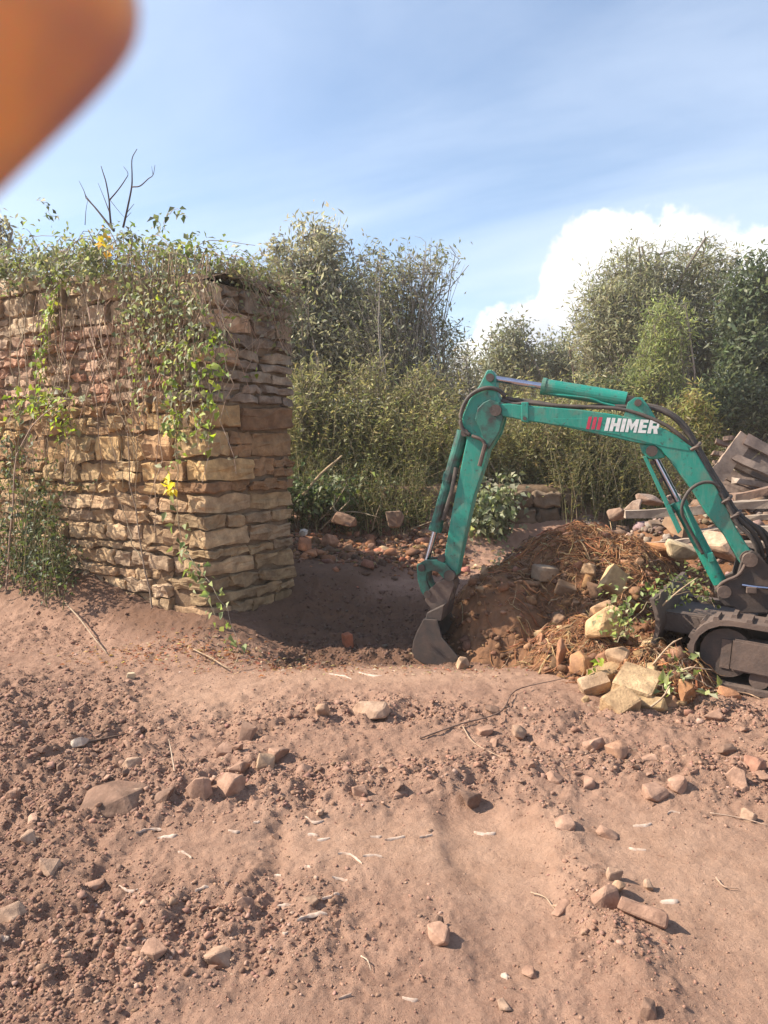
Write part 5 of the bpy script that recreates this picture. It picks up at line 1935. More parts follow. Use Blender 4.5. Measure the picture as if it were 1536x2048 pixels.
stick('dry_branch', 'long pale crooked branch above the brush pile near the wall end', [at(605, 990, 9.8), at(640, 950, 9.9), at(680, 915, 10.0), (at(683, 912, 10.0))], 0.018, (0.45, 0.33, 0.20), cat='branch')


# ------------------------------------------------------------------ stones and bricks
def stone_at(px, py, wpx, hpx, label, seed, col=(0.36, 0.25, 0.19), deep=0.9, surf_fn=None, Y=None, n=15, name='stone', group=None, sink=0.36, tilt=0.22, cat='stone', rotz=None):
    p = GP(px, py + hpx * 0.3) if Y is None else at(px, py + hpx * 0.3, Y)
    s = np.linalg.norm(p - CAM) / FPX
    w, h = wpx * s, hpx * s * 1.25
    c = np.array([p[0], p[1], p[2] + h * (0.5 - sink)])
    V, F = rock(c, (w, w * deep, h), seed, n=n, tilt=tilt, rotz=rotz)
    r = np.random.default_rng(seed)
    col = tuple(np.array(col) * r.uniform(0.9, 1.1))
    return add(name, V, F, M['rock'], color=col, label=label, cat=cat, group=group)


PINK = (0.345, 0.215, 0.158)
PALE = (0.40, 0.275, 0.20)
DKB = (0.22, 0.14, 0.105)
TAN = (0.42, 0.285, 0.19)
for a in [
    (745, 1416, 84, 38, 'large pale flat-topped stone in the middle of the plot', 201, PALE),
    (645, 1419, 36, 30, 'small tan stone left of the large pale stone', 202, TAN),
    (266, 1526, 40, 26, 'small pale square stone on the left, in front of the stick', 203, PALE),
    (400, 1572, 58, 38, 'rounded brown stone at the left end of the berm stones', 204, PINK),
    (463, 1568, 60, 46, 'blocky brown stone beside the rounded one on the berm', 205, PINK),
    (528, 1522, 60, 34, 'tan wedge-shaped stone in the berm cluster', 206, TAN),
    (556, 1505, 50, 30, 'brown stone at the upper right of the berm cluster', 207, PINK),
    (450, 1500, 40, 26, 'small brown stone at the upper left of the berm cluster', 208, PINK),
    (480, 1535, 60, 26, 'flat brown stone half buried in the berm cluster', 209, PINK),
    (496, 1462, 44, 46, 'dark upright clod-like stone with a pale side', 210, DKB),
    (720, 1580, 42, 30, 'small angular brown stone in mid berm', 211, PINK),
    (934, 1592, 56, 40, 'dark rough lump at the top of the near channel', 212, DKB),
    (970, 1461, 46, 26, 'smooth oval brown stone in the middle distance', 213, PINK),
    (1036, 1466, 38, 30, 'small pale block right of the oval stone', 214, PALE),
    (1188, 1484, 48, 26, 'flat tan stone left of the round cobble', 215, PINK),
    (1234, 1501, 54, 40, 'round brown cobble below the block pile', 216, (0.36, 0.21, 0.14)),
    (1356, 1565, 46, 32, 'angular stone with a shadowed right side on the right', 217, PINK),
    (1306, 1582, 56, 26, 'flat brown stone left of the angular one on the right', 218, PINK),
    (1478, 1556, 50, 26, 'flat pink stone at the right edge', 219, PINK),
    (1506, 1530, 46, 38, 'dark split stone at the right edge', 220, (0.30, 0.16, 0.115)),
    (1496, 1631, 32, 26, 'small pale triangular stone near the right edge', 221, PALE),
    (1452, 1496, 36, 28, 'small dark lump on the soil beside the excavator track', 222, DKB),
    (104, 1730, 52, 28, 'pale flat stone near the left edge', 223, PALE),
    (58, 1672, 38, 24, 'small pale pointed stone above the flat one at left', 224, PALE),
    (190, 1766, 46, 18, 'thin flat stone left of centre foreground', 225, PINK),
    (26, 1826, 54, 24, 'flat pale stone at the left edge foreground', 226, PALE),
    (310, 1897, 48, 26, 'rounded brown stone low in the left foreground', 227, PINK),
    (438, 1914, 66, 32, 'long whitish half-buried stone in the lower foreground', 228, PALE),
    (492, 1808, 40, 22, 'small brown stone with crumbs in the foreground', 229, PINK),
    (1228, 1746, 34, 34, 'small white-faced stone on the ridge right of the channel', 230, PALE),
    (1212, 1796, 66, 36, 'pinkish blocky stone on the ridge', 231, PINK),
    (1238, 1772, 34, 30, 'small tan stone behind the pinkish block', 232, TAN),
    (1296, 1770, 22, 20, 'small grey-white pebble right of the ridge', 233, PALE),
    (876, 1866, 64, 28, 'flat dusty stone in the lower middle', 234, PINK),
    (1298, 2018, 38, 30, 'dark rounded lump at the bottom right', 235, DKB),
    (1110, 1555, 40, 26, 'small brown stone in the berm right of the channel', 236, PINK),
    (1168, 1565, 44, 22, 'flat brown stone in the right berm', 237, PINK),
    (610, 1540, 40, 24, 'small brown stone right of the berm cluster', 238, PINK),
    (985, 1420, 34, 16, 'thin dark stone above the oval stone', 239, DKB),
    (1130, 1645, 50, 18, 'low smooth hump of stone in the channel head', 240, PINK),
    (1215, 1665, 46, 16, 'flat stone at the top of the ridge', 241, PINK),
    (1010, 2010, 30, 14, 'small flat pebble at the bottom of the picture', 242, PALE),
    (160, 1485, 40, 16, 'pale crumbled lime lump at the left', 243, (0.62, 0.52, 0.44)),
    (262, 1352, 24, 14, 'small bright stone on the sandy patch at left', 244, (0.62, 0.52, 0.36)),
    (1340, 1500, 30, 18, 'small stone right of the round cobble', 245, PINK),
    (1425, 1430, 40, 26, 'brown lump beneath the excavator track', 246, PINK),
    (920, 1326, 44, 26, 'small tan stone against the bucket tooth edge', 247, TAN),
    (640, 1535 + 90, 26, 12, 'small flat chip in front of the berm', 248, PALE),
    (30, 1590, 40, 26, 'brown lump at the left edge of the berm', 249, PINK),
    (330, 1590, 60, 26, 'crumbly brown lump between the slab and the berm stones', 250, DKB),
]:
    stone_at(*a[:5], a[5], a[6])


def slab(px, py, wpx, hpx, dpx, label, seed, col, rotz=0.0, tiltx=0.0, tilty=0.0, zoff=0.0, Y=None, mat='rock', name='stone_slab', cat='stone', base=None):
    p = (GP(px, py) if Y is None else at(px, py, Y)) if base is None else base
    s = np.linalg.norm(p - CAM) / FPX
    m = np.array(Matrix.Rotation(rotz, 3, 'Z') @ Matrix.Rotation(tiltx, 3, 'X') @ Matrix.Rotation(tilty, 3, 'Y'))
    V, F = block(p + UP * (zoff), m[:, 0], m[:, 1], m[:, 2], wpx * s / 2, dpx * s / 2, hpx * s / 2, rnd=0.012, rough=0.014, seed=seed, grid=CUBE3)
    return add(name, V, F, M[mat], color=col, label=label, cat=cat, smooth=False)


p_ = GP(225, 1606)
V, F = rock(p_ + UP * 0.02, (0.34, 0.30, 0.10), 306, n=26, rotz=0.1, tilt=0.05)
add('stone_slab', V, F, M['rock'], color=(0.20, 0.125, 0.092), label='large dark flat slab tilted in the soil at the left', cat='stone')
slab(1285, 1835, 78, 22, 46, 'brown sloping slab on the ridge at the lower right', 302, (0.34, 0.21, 0.155), -0.5, -0.5, 0.15, 0.02)
# debris in front of the heap: cut blocks, long stone, bricks
YB = (0.62, 0.52, 0.31)


def heap_block(px, py, Y, size, label, seed, col, rot, name='cut_stone', cat='stone', mat='stone'):
    c = at(px, py, Y)
    m = np.array(Matrix.Rotation(R(rot[2]), 3, 'Z') @ Matrix.Rotation(R(rot[0]), 3, 'X') @ Matrix.Rotation(R(rot[1]), 3, 'Y'))
    V, F = block(c, m[:, 0], m[:, 1], m[:, 2], size[0] / 2, size[1] / 2, size[2] / 2, rnd=0.012, rough=0.012, seed=seed)
    return add(name, V, F, M[mat], color=col, label=label, cat=cat)


heap_block(1272, 1378, 4.92, (0.25, 0.30, 0.19), 'large pale yellow cut block on top of the near debris', 310, (0.60, 0.425, 0.255), (16, 10, -35))
heap_block(1240, 1418, 4.70, (0.19, 0.17, 0.20), 'pale yellow cut block standing in front of the larger block', 311, (0.55, 0.375, 0.215), (24, -20, 34))
heap_block(1190, 1370, 5.02, (0.20, 0.12, 0.09), 'thin grey-tan block wedged left of the yellow blocks', 312, (0.45, 0.315, 0.21), (18, -18, 12))
heap_block(1215, 1348, 5.12, (0.26, 0.13, 0.10), 'tan elongated block lying above the yellow blocks', 313, (0.44, 0.29, 0.16), (12, -14, 22))
heap_block(1200, 1434, 4.72, (0.19, 0.13, 0.07), 'flat pinkish block at the very front of the debris', 314, (0.45, 0.33, 0.25), (14, 12, -14))
heap_block(1150, 1428, 4.80, (0.13, 0.12, 0.08), 'small pinkish rubble stone at the front left of the debris', 315, (0.42, 0.28, 0.20), (14, 18, 24))
heap_block(988, 1328, 6.02, (0.27, 0.24, 0.18), 'squared brown stone lying at the foot of the heap by the bucket', 316, (0.38, 0.27, 0.16), (16, 8, -28))
heap_block(1090, 1146, 6.45, (0.18, 0.16, 0.12), 'grey-tan squared stone sticking out of the heap shoulder', 317, (0.34, 0.25, 0.18), (6, 4, 18))
heap_block(1130, 1178, 6.3, (0.17, 0.12, 0.10), 'brown stone embedded in the shaded heap face', 318, (0.22, 0.14, 0.09), (16, 20, -12))  # dusty brown, darkened to hold the shade of the heap face
heap_block(696, 1284, 6.55, (0.07, 0.10, 0.15), 'red brick standing on end in the shaded pit', 319, (0.38, 0.13, 0.07), (4, -8, 25), 'brick', 'brick')
stone_at(1210, 1258, 64, 84, 'long yellow-tan stone leaning on the front of the heap', 330, (0.52, 0.345, 0.19), deep=0.8, Y=5.5, tilt=0.35, sink=0.2, n=18, rotz=0.3)
heap_block(1228, 1160, 6.1, (0.17, 0.10, 0.19), 'pale yellow pointed stone on the lit heap side', 331, (0.54, 0.365, 0.20), (-14, 38, 20))
stone_at(1236, 1318, 56, 40, 'tan rounded stone above the blocks', 332, (0.50, 0.335, 0.215), Y=5.2, sink=0.2)
stone_at(1160, 1335, 46, 54, 'orange-brown stone at the left of the debris', 333, (0.46, 0.25, 0.12), Y=5.3, sink=0.2)
stone_at(1120, 1322, 34, 74, 'slanted reddish splinter of stone left of the debris', 334, (0.36, 0.18, 0.10), deep=0.6, Y=5.42, sink=0.2)
stone_at(1200, 1225, 60, 40, 'brown stone above the long leaning stone', 335, (0.44, 0.28, 0.16), Y=5.6, sink=0.2)
stone_at(1320, 1450, 50, 26, 'reddish rubble stone at the front right of the debris', 336, (0.44, 0.25, 0.15), Y=4.72, sink=0.3)
stone_at(1275, 1455, 40, 26, 'orange rubble lump under the yellow blocks', 337, (0.46, 0.26, 0.14), Y=4.7, sink=0.3)
stone_at(1375, 1395, 46, 70, 'orange root-bound lump beside the track', 338, (0.42, 0.21, 0.10), Y=4.85, sink=0.3)
stone_at(1180, 1140, 40, 28, 'half-buried brown stone below the root crest', 339, (0.36, 0.24, 0.15), Y=6.35, sink=0.3)
stone_at(1045, 1215, 60, 44, 'shaded rounded stone low in the heap face', 340, (0.19, 0.115, 0.075), Y=6.25, sink=0.2)  # stones here darkened too: heap-face shade put into their colour
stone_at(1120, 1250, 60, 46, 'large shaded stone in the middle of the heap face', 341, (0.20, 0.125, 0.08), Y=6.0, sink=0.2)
stone_at(1360, 1105, 76, 40, 'pale boulder on the far right shoulder of the heap', 342, (0.50, 0.40, 0.26), Y=6.9, sink=0.15)
stone_at(1325, 1092, 80, 34, 'orange-brown clay lump on the right of the heap crest', 343, (0.40, 0.19, 0.085), Y=7.1, sink=0.45)
stone_at(1440, 1095, 90, 50, 'pinkish boulder seen under the boom foot', 344, (0.50, 0.34, 0.24), Y=7.6, sink=0.2)
stone_at(975, 1190, 36, 30, 'small shaded stone beside the bucket links', 345, (0.28, 0.19, 0.13), Y=6.45, sink=0.2)
# bricks and stones along the bank
for k, a in enumerate([(612, 1092, 44, 30, 'orange-red brick lump right beside the wall end', (0.46, 0.19, 0.09), 8.9), (620, 1108, 40, 18, 'orange broken brick in front of the brick lump', (0.48, 0.22, 0.11), 8.8),
                       (768, 1105, 44, 14, 'flat tan stone on the bank behind the pit', (0.50, 0.36, 0.22), 9.3), (745, 1102, 24, 26, 'small dark upright stone on the bank', (0.2, 0.12, 0.09), 9.35),
                       (720, 1120, 26, 16, 'small pinkish stone on the bank', (0.42, 0.24, 0.16), 9.2), (840, 1118, 30, 20, 'pinkish stone just left of the bucket link', (0.45, 0.26, 0.17), 9.2),
                       (785, 1038, 50, 40, 'brown stone fallen from the low wall', (0.27, 0.19, 0.14), 9.7), (607, 1066, 22, 14, 'small white stone near the wall end', (0.6, 0.56, 0.5), 9.0),
                       (690, 1040, 60, 26, 'flat brown stone under the brush pile', (0.30, 0.19, 0.13), 9.7), (660, 1085, 40, 26, 'reddish stone in the middle of the bank', (0.34, 0.18, 0.11), 9.2),
                       (1300, 1000, 64, 22, 'flat pinkish stone on the rubble left of the timber', (0.36, 0.27, 0.22), 9.6), (1270, 1016, 50, 26, 'brown stone at the left end of the timber rubble', (0.34, 0.25, 0.2), 9.4),
                       (1340, 1002, 46, 28, 'greyish stone behind the boom cylinder', (0.36, 0.29, 0.25), 9.6), (1235, 1030, 44, 30, 'dark stone between scrub and timber', (0.24, 0.17, 0.13), 9.5)]):
    stone_at(a[0], a[1], a[2], a[3], a[4], 360 + k, a[5], Y=a[6], sink=0.2, name='brick' if 'brick' in a[4] else 'stone', cat='brick' if 'brick' in a[4] else 'stone')

# loose rubble among the roots of the near debris
rq = np.random.default_rng(170)
for k in range(85):
    x = float(rq.normal(1.72, 0.26))
    y = float(rq.uniform(4.75, 6.0))
    x += 0.12 * (5.4 - y)
    sz = float(np.clip(rq.lognormal(np.log(0.09), 0.42), 0.04, 0.21))
    if k > 50:
        x, y = float(rq.uniform(0.75, 2.3)), float(rq.uniform(6.0, 7.0))
        sz *= 0.8
    V, F = rock((x, y, hz(x, y) + sz * 0.15), (sz * 1.4, sz, sz * 0.75), 900 + k, n=12, tilt=0.4)
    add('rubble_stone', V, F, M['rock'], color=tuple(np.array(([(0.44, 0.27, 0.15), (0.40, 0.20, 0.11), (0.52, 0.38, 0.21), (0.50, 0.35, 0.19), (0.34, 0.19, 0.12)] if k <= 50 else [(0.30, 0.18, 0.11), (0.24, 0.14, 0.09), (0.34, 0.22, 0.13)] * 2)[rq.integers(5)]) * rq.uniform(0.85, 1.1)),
        label='orange-tan lump of rubble among roots in the debris before the heap' if k <= 50 else 'brown lump of rubble half buried in the face of the heap', cat='stone', group='rubble lumps in the near debris' if k <= 50 else 'rubble lumps in the heap face')

# white chalk slivers scraped into the flattened soil
SL = [(300, 1660, 60, 8), (335, 1675, 40, 12), (370, 1708, 44, 7), (468, 1664, 34, 7), (513, 1646, 18, 5), (628, 1644, 40, 5), (625, 1670, 30, 7), (647, 1680, 36, 9), (700, 1712, 60, 10), (745, 1712, 50, 7),
      (790, 1678, 50, 9), (852, 1674, 40, 7), (752, 1675, 26, 8), (555, 1752, 22, 8), (404, 1778, 30, 9), (255, 1780, 44, 6), (568, 1812, 40, 8), (625, 1836, 56, 12), (680, 1762, 40, 6), (662, 1795, 34, 8),
      (615, 1735, 14, 8), (970, 1668, 60, 14), (1285, 1652, 44, 12), (1275, 1700, 34, 5), (1338, 1804, 38, 14), (10, 1878, 18, 12), (150, 1625 - 90, 40, 10), (1345, 1625, 30, 6), (680, 1352, 60, 8), (740, 1350, 60, 9), (690, 1995, 26, 5), (570, 1868, 16, 6), (1010, 1953, 18, 20), (820, 2000, 36, 6)]


def sliver(px, py, w, h, seed, label):
    r = np.random.default_rng(seed)
    p = GP(px, py)
    s = np.linalg.norm(p - CAM) / FPX
    n = 9
    t = np.linspace(-0.5, 0.5, n)
    L_ = w * s * r.uniform(0.6, 0.95)
    bend = r.normal() * 0.25
    a = r.normal() * 0.15
    cx_ = p[0] + L_ * t * math.cos(a)
    cy_ = p[1] + L_ * t * math.sin(a) * 2 + bend * L_ * (t * t - 0.08) * 2
    hw = h * s * r.uniform(0.25, 0.42) * np.sqrt(np.clip(1 - (2 * t) ** 2, 0, 1)) * (1 + 0.35 * r.normal(size=n)) + 0.0005
    hw = np.abs(hw)
    zz = ground_h(cx_, cy_)
    zc = np.maximum(zz, zz.mean()) + 0.004
    V = []
    for i in range(n):
        V += [(cx_[i], cy_[i] - hw[i], zc[i] - 0.006), (cx_[i], cy_[i] - hw[i] * 0.5, zc[i] + 0.001), (cx_[i], cy_[i] + hw[i] * 0.5, zc[i] + 0.0025), (cx_[i], cy_[i] + hw[i], zc[i] - 0.006)]
    F = []
    for i in range(n - 1):
        for j in range(3):
            b = i * 4 + j
            F.append([b, b + 4, b + 5, b + 1])
    return add('chalk_sliver', np.array(V), F, M['chalk'], smooth=True, label=label, cat='chalk', group='white chalk slivers in the flattened soil')


ORD = ['first', 'second', 'third', 'fourth', 'fifth', 'sixth', 'seventh', 'eighth', 'ninth', 'tenth', 'eleventh', 'twelfth', 'thirteenth']
ROWS = [(0, 1400, 'beside the shaded pit'), (1400, 1660, 'in the farthest row on smooth soil'), (1660, 1690, 'in the long upper row'), (1690, 1730, 'just below the long upper row'),
        (1730, 1800, 'in the scattered middle row'), (1800, 1890, 'in the row of brightest slivers'), (1890, 3000, 'in the row nearest the bottom')]
for k, q in enumerate(SL):
    y0_, y1_, txt = [w_ for w_ in ROWS if w_[0] <= q[1] < w_[1]][0]
    rank = sorted(s_[0] for s_ in SL if y0_ <= s_[1] < y1_).index(q[0])
    sliver(*q, 400 + k, 'thin white chalk sliver, %s from left %s' % (ORD[rank], txt))

# small stones too alike to tell apart
rb = np.random.default_rng(140)
for k in range(300):
    y = float(np.exp(rb.uniform(np.log(2.1), np.log(5.4))))
    if k % 2:
        y = float(rb.normal(3.68, 0.2))
    x = float(rb.uniform(-1, 1) * 0.5 * y)
    if k % 2:
        y += 0.10 * math.sin(x * 2.1)
    rough = float(zones(np.array([x]), np.array([y]))[0][0])
    if rb.random() > 0.1 + rough ** 1.3:
        continue
    s = float(np.clip(rb.lognormal(np.log(0.034), 0.42), 0.018, 0.10))
    V, F = rock((x, y, g0(x, y) + s * 0.06), (s * 1.35, s, s * 0.7), 500 + k, n=10)
    add('pebble', V, F, M['rock'], color=tuple(np.array([PINK, PINK, PALE, DKB, PINK][rb.integers(5)]) * rb.uniform(0.85, 1.15)),
        label='small loose pebble lying among soil clods in the foreground', cat='pebble', group='loose pebbles among the foreground clods')

# ------------------------------------------------------------------ green bits in the debris
def sprig(label, pts, n, pal, size, seed, face=np.array([-0.4, -0.6, 0.7]), jit=0.035, r0=0.004, name='leafy_sprig'):
    return creeper(name, label, [np.array(p) for p in pts], n, pal, size, seed, jitter=jit, stem_r=r0, cat='sprig', face=face, droop=0.1)


SPG = [(0.26, 0.30, 0.10), (0.34, 0.36, 0.17), (0.16, 0.20, 0.06), (0.46, 0.46, 0.28)]
sprig('uprooted green plant lying over the debris beside the dozer blade', [[at(1235, 1285, 5.3), at(1255, 1240, 5.3), at(1250, 1190, 5.35)], [at(1240, 1270, 5.3), at(1290, 1215, 5.3), at(1330, 1180, 5.4)], [at(1250, 1260, 5.25), at(1225, 1230, 5.3), at(1215, 1200, 5.4)]], 120, SPG, 0.05, 150, jit=0.05)
sprig('small green sprig in front of the excavator track', [[at(1330, 1350, 4.8), at(1355, 1335, 4.78), at(1372, 1318, 4.78)], [at(1370, 1345, 4.78), at(1410, 1365, 4.75), at(1440, 1392, 4.7)]], 26, SPG, 0.06, 151)
sprig('single bright green leaf cluster beside the tan stone', [[at(1190, 1335, 5.1), at(1200, 1325, 5.08), at(1206, 1320, 5.08)]], 7, LIME, 0.055, 152, jit=0.012)
sprig('pale drooping leaves beside the yellow block', [[at(1315, 1370, 4.8), at(1335, 1385, 4.76), at(1345, 1375, 4.76)]], 9, SPG, 0.075, 153, jit=0.02)
sprig('green trailing weed stems by the boom cylinder foot', [[at(1280, 1200, 5.9), at(1340, 1165, 5.8), at(1400, 1150, 5.8)], [at(1300, 1215, 5.7), at(1360, 1185, 5.65), at(1420, 1200, 5.6)], [at(1340, 1190, 5.7), at(1400, 1170, 5.7), at(1430, 1215, 5.5)]], 150, [(0.16, 0.18, 0.06), (0.24, 0.25, 0.10), (0.10, 0.12, 0.04)], 0.042, 154, jit=0.06)
sprig('yellowing leaf strip at the front of the debris', [[at(1245, 1455, 4.6), at(1262, 1465, 4.58), at(1275, 1478, 4.56)]], 4, [(0.5, 0.46, 0.2)], 0.06, 155, jit=0.01)
sprig('tuft of pale leaves on the left rim of the heap', [[at(1005, 1130, 6.7), at(1015, 1118, 6.7), at(1030, 1105, 6.75)], [at(985, 1135, 6.7), at(995, 1125, 6.7), at(1000, 1118, 6.7)]], 30, [(0.5, 0.44, 0.3), (0.4, 0.36, 0.2)], 0.04, 156)
for k, (pts, lab) in enumerate([([(1320, 1215), (1360, 1180), (1395, 1155)], 'straight pale stick poking up behind the dozer blade'), ([(1305, 1330), (1340, 1290), (1365, 1275)], 'thin crooked twig in front of the blade shadow'),
                                ([(1365, 1340), (1385, 1335), (1425, 1340)], 'small twig against the front of the track'), ([(1300, 1415), (1325, 1395), (1340, 1370)], 'short pale stick right of the yellow blocks')]):
    stick('stick', lab, [at(a, b, [5.45, 5.0, 4.72, 4.66][k]) for a, b in pts], 0.007, (0.5, 0.36, 0.24))

# ------------------------------------------------------------------ timber pile
GREYW = (0.30, 0.24, 0.20)
REDW = (0.34, 0.21, 0.15)


def plank(p, q, width, thick, label, seed, col, up=(0, 0, 1), name='timber_plank', grp='old timber planks at the right'):
    p, q = np.array(p, float), np.array(q, float)
    a = q - p
    L_ = np.linalg.norm(a)
    a /= L_
    u = np.array(up, float)
    s = np.cross(a, u)
    s /= np.linalg.norm(s)
    t = np.cross(s, a)
    r = np.random.default_rng(seed)
    n = 8
    V, F = [], []
    for i in range(n + 1):
        c = p + a * L_ * i / n + t * 0.012 * math.sin(i * 0.9 + seed) * 1
        if i in (0, n):
            c = c + a * 0.0
        for (x, y) in ((-1, -1), (1, -1), (1, 1), (-1, 1)):
            e = a * r.normal() * 0.02 if i in (0, n) else 0
            V.append(c + s * x * width / 2 * (1 + 0.05 * r.normal()) + t * y * thick / 2 * (1 + 0.12 * r.normal()) + e)
    for i in range(n):
        for j in range(4):
            b = i * 4
            F.append([b + j, b + (j + 1) % 4, b + 4 + (j + 1) % 4, b + 4 + j])
    F += [[3, 2, 1, 0], [n * 4 + k for k in range(4)]]
    return add(name, np.array(V), F, M['wood'], color=col, label=label, cat='plank', group=grp)


plank(at(1250, 1029, 8.6), at(1640, 1002, 8.2), 0.16, 0.085, 'long weathered grey plank reaching out to the left, on top of the pile', 600, (0.42, 0.34, 0.275))
plank(at(1465, 994, 8.9), at(1680, 958, 8.6), 0.2, 0.09, 'reddish plank lying above the long grey plank', 601, REDW)
plank(at(1380, 1050, 8.9), at(1660, 1020, 8.6), 0.22, 0.06, 'broad pale plank just below the long grey plank', 602, (0.40, 0.33, 0.27))
plank(at(1400, 1066, 8.4), at(1660, 1046, 8.1), 0.24, 0.06, 'broad bleached plank at mid height of the pile', 603, (0.40, 0.33, 0.275))
plank(at(1420, 1092, 8.2), at(1660, 1080, 7.9), 0.2, 0.06, 'lowest bleached plank near the boom foot', 604, (0.34, 0.27, 0.22))
plank(at(1335, 1040, 8.9), at(1420, 1096, 8.3), 0.14, 0.14, 'short lit brown beam end slanting down behind the boom cylinder', 605, (0.44, 0.27, 0.16))
plank(at(1310, 1045, 9.1), at(1310, 1100, 9.1), 0.12, 0.12, 'dark squared post under the long plank', 606, (0.2, 0.14, 0.1), up=(0, 1, 0))
plank(at(1290, 1088, 8.3), at(1450, 1080, 8.2), 0.05, 0.05, 'thin pale batten lying in front of the post', 607, (0.52, 0.42, 0.34))
plank(at(1340, 1110, 8.0), at(1450, 1085, 8.0), 0.12, 0.10, 'stubby brown board end near the heap', 608, (0.36, 0.23, 0.16))
plank(at(1470, 960, 9.6), at(1640, 1000, 9.6), 0.22, 0.07, 'grey board lying behind the reddish plank', 609, GREYW)


# collapsed boarded panel leaning at the right
def build_panel():
    root = thing('boarded_panel', tuple(at(1500, 985, 9.8)), 'collapsed panel of weathered boards leaning on the timber pile', 'panel')
    root['kind'] = 'thing'
    Yp = 9.8
    col = lambda k: tuple(np.array((0.22, 0.165, 0.14)) * np.random.default_rng(k).uniform(0.8, 1.2))

    def brd(p, q, w, t, k, c=None, nm='board', back=0.0):
        o = plank(p, q, t, w, None, 620 + k, c or col(k), up=(0.1, -1, 0.35), name=nm, grp=None)
        o.parent = root
        o.location = Vector(o.location) - Vector(ORG[root].tolist())
        for key in ('label', 'category', 'group'):
            if key in o:
                del o[key]
        return o
    # broad diagonal rail in front
    brd(at(1432, 955, Yp - 0.05), at(1494, 872, Yp + 0.15), 0.05, 0.20, 0, (0.30, 0.225, 0.18), 'diagonal_rail')
    # boards running down to the right behind it
    for k, (a, b) in enumerate([((1490, 878), (1640, 950)), ((1484, 902), (1640, 975)), ((1470, 925), (1640, 1000)), ((1455, 948), (1600, 1008)), ((1440, 968), (1560, 1012))]):
        brd(at(a[0], a[1], Yp + 0.12), at(b[0], b[1], Yp - 0.1), 0.04, 0.155, 10 + k)
    brd(at(1470, 915, Yp), at(1620, 985, Yp - 0.25), 0.05, 0.10, 20, (0.25, 0.19, 0.16), 'cross_rail')
    # sawn ends sticking out at the left
    for k, (a, b) in enumerate([((1432, 882), (1490, 900)), ((1424, 905), (1475, 915)), ((1430, 925), (1465, 930)), ((1448, 878), (1485, 876))]):
        brd(at(a[0], a[1], Yp + 0.2), at(b[0], b[1], Yp + 0.22), 0.05, 0.06, 30 + k, (0.24, 0.17, 0.135), 'sawn_end')


build_panel()
# mound of rubble that carries the timber
def mound_h(x, y):
    q = ((x - 4.3) / 1.75) ** 2 + ((y - 9.2) / 1.25) ** 2
    return 0.25 + 0.72 * np.clip(1 - q, -0.6, 1) + 0.12 * fbm(x * 2.2, y * 2.2, 6.6, 3) * np.clip(1.3 - q, 0, 1)


def build_rubble_mound():
    rt = np.random.default_rng(160)
    root = thing('rubble_mound', (4.3, 9.2, 0.2), 'low mound of broken brown rubble carrying the old timber', 'rubble')
    xs, ys = np.linspace(2.3, 6.3, 110), np.linspace(7.7, 10.7, 90)
    X, Y = np.meshgrid(xs, ys)
    Z = mound_h(X, Y) + 0.05 * fbm(X * 8, Y * 8, 2, 3)
    m = len(xs)
    i = np.arange(len(ys) - 1)[:, None] * m
    j = np.arange(m - 1)[None]
    F = np.stack([i + j, i + j + 1, i + m + j + 1, i + m + j], -1).reshape(-1, 4)
    add('soil', np.stack([X, Y, Z], -1).reshape(-1, 3), F, M['heap'], root, smooth=True)
    n = 2400
    x, y = rt.uniform(2.6, 6.0, n), rt.uniform(7.8, 10.4, n)
    S = np.clip(rt.lognormal(np.log(0.055), 0.5, n), 0.02, 0.2)
    zz = np.maximum(mound_h(x, y), ground_h(x, y, False))
    V, F, C = clods(np.stack([x, y, zz + S * 0.15], -1), S, 161, pick_cols(n, [(0.26, 0.18, 0.135), (0.20, 0.135, 0.10), (0.34, 0.26, 0.21)], 0.2, rt))
    add('rubble', V, F, M['clod'], root, cols=C, kind='stuff')


build_rubble_mound()

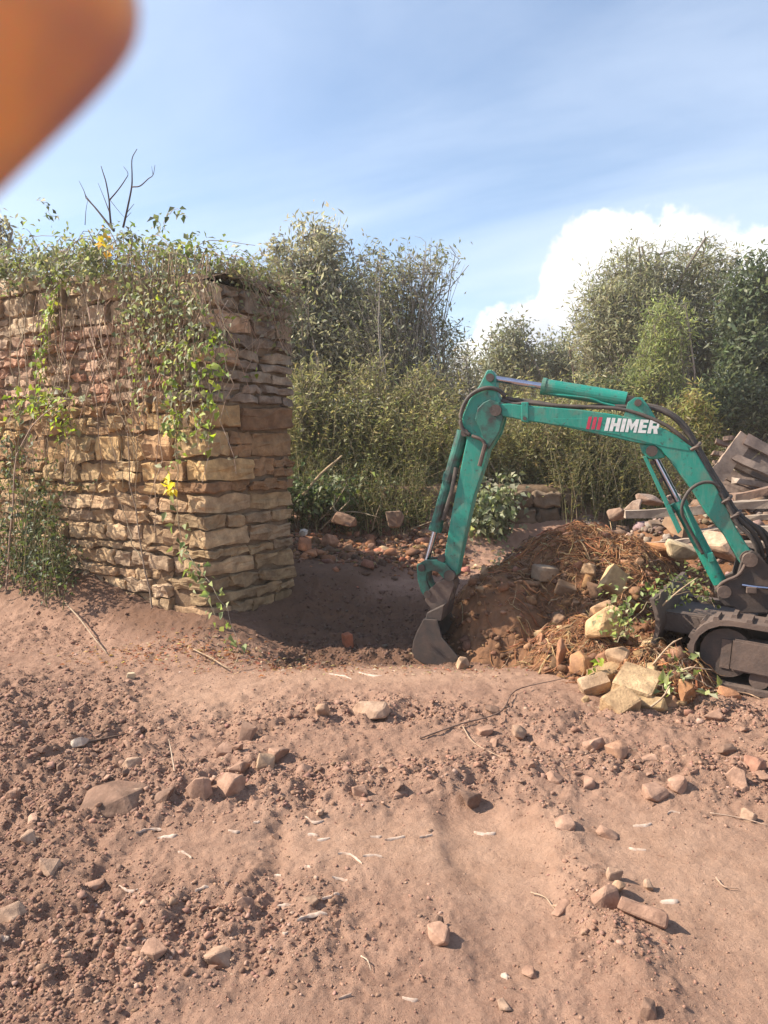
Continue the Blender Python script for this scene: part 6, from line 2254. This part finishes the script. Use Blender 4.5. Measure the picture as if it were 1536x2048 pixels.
# ------------------------------------------------------------------ fingers of the person taking the picture
def build_hand():
    m, nt, b = new_mat('skin')
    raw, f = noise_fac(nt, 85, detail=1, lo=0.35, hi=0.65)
    nt.links.new(mixc(nt, f, (0.66, 0.33, 0.12), (0.38, 0.18, 0.155)), b.inputs['Base Color'])  # orange and mauve patches imitate light glowing through the finger
    b.inputs['Roughness'].default_value = 0.5
    b.inputs['Subsurface Weight'].default_value = 0.8
    b.inputs['Subsurface Radius'].default_value = (1.0, 0.35, 0.12)
    b.inputs['Subsurface Scale'].default_value = 0.02
    pts, edges, rad = [], [], []

    def chain(start, ps, rs_):
        prev = start
        for p, r_ in zip(ps, rs_):
            pts.append(np.array(p, float))
            rad.append(r_)
            i = len(pts) - 1
            if prev is not None:
                edges.append((prev, i))
            prev = i
        return prev
    z = CAMZ
    wrist = chain(None, [(-0.125, -0.030, z - 0.135)], [0.027])
    chain(wrist, [(-0.16, -0.08, z - 0.24), (-0.20, -0.14, z - 0.34)], [0.032, 0.038])
    palm = chain(wrist, [(-0.112, -0.005, z - 0.085)], [0.024])
    tip, dipj, tipend = at(52, -80, 0.062), at(-150, 105, 0.061), at(170, -190, 0.063)
    k1 = chain(palm, [(-0.088, 0.022, z - 0.030)], [0.0125])
    chain(k1, [(-0.053, 0.052, z + 0.006), tuple(dipj), tuple(tip), tuple(tipend)], [0.0108, 0.0106, 0.0106, 0.0085])
    k2 = chain(palm, [(-0.094, 0.025, z - 0.050)], [0.0125])
    chain(k2, [(-0.066, 0.056, z - 0.026), (-0.052, 0.060, z - 0.020), (-0.047, 0.057, z - 0.017)], [0.0098, 0.0090, 0.0080])
    k3 = chain(palm, [(-0.100, 0.022, z - 0.070)], [0.012])
    chain(k3, [(-0.074, 0.054, z - 0.052), (-0.060, 0.058, z - 0.048), (-0.054, 0.054, z - 0.046)], [0.0094, 0.0086, 0.0078])
    k4 = chain(palm, [(-0.106, 0.016, z - 0.088)], [0.011])
    chain(k4, [(-0.084, 0.046, z - 0.076), (-0.070, 0.050, z - 0.074), (-0.064, 0.046, z - 0.073)], [0.0084, 0.0076, 0.0068])
    k5 = chain(palm, [(-0.098, -0.030, z - 0.070)], [0.014])
    chain(k5, [(-0.075, -0.045, z - 0.035), (-0.060, -0.045, z - 0.010)], [0.0108, 0.0092])
    P = np.array(pts)
    o0 = np.array([P[:, 0].mean(), P[:, 1].mean(), P[:, 2].min()])
    me = bpy.data.meshes.new('hand')
    me.from_pydata((P - o0).tolist(), edges, [])
    o = bpy.data.objects.new('hand', me)
    COL.objects.link(o)
    o.location = o0.tolist()
    md = o.modifiers.new('skin', 'SKIN')
    md.use_smooth_shade = True
    md.branch_smoothing = 0.6
    sv = me.skin_vertices[0].data
    for i, r_ in enumerate(rad):
        sv[i].radius = (r_, r_)
    sv[0].use_root = True
    sd = o.modifiers.new('smooth', 'SUBSURF')
    sd.levels = sd.render_levels = 3
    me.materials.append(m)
    tag(o, 'out-of-focus brown finger of a hand close to the lens, top left corner', 'hand')


build_hand()


# ------------------------------------------------------------------ thin haze volume, added to imitate a lens veil
def build_haze():
    m = bpy.data.materials.new('haze')
    m.use_nodes = True
    nt = m.node_tree
    nt.nodes.clear()
    pv = nt.nodes.new('ShaderNodeVolumePrincipled')
    pv.inputs['Color'].default_value = (1.0, 0.95, 0.88, 1)
    pv.inputs['Density'].default_value = 0.0018
    pv.inputs['Anisotropy'].default_value = 0.2
    out = nt.nodes.new('ShaderNodeOutputMaterial')
    nt.links.new(pv.outputs[0], out.inputs['Volume'])
    x0, x1, y0, y1, z0, z1 = -2300, 2300, -80, 430, -2.0, 9.5
    V = np.array([(x, y, z) for x in (x0, x1) for y in (y0, y1) for z in (z0, z1)], float)
    F = [[0, 1, 3, 2], [4, 6, 7, 5], [0, 4, 5, 1], [2, 3, 7, 6], [0, 2, 6, 4], [1, 5, 7, 3]]
    add('haze', V, F, m, kind='stuff', label='thin warm haze added over the plot to imitate lens veil', cat='haze')


build_haze()
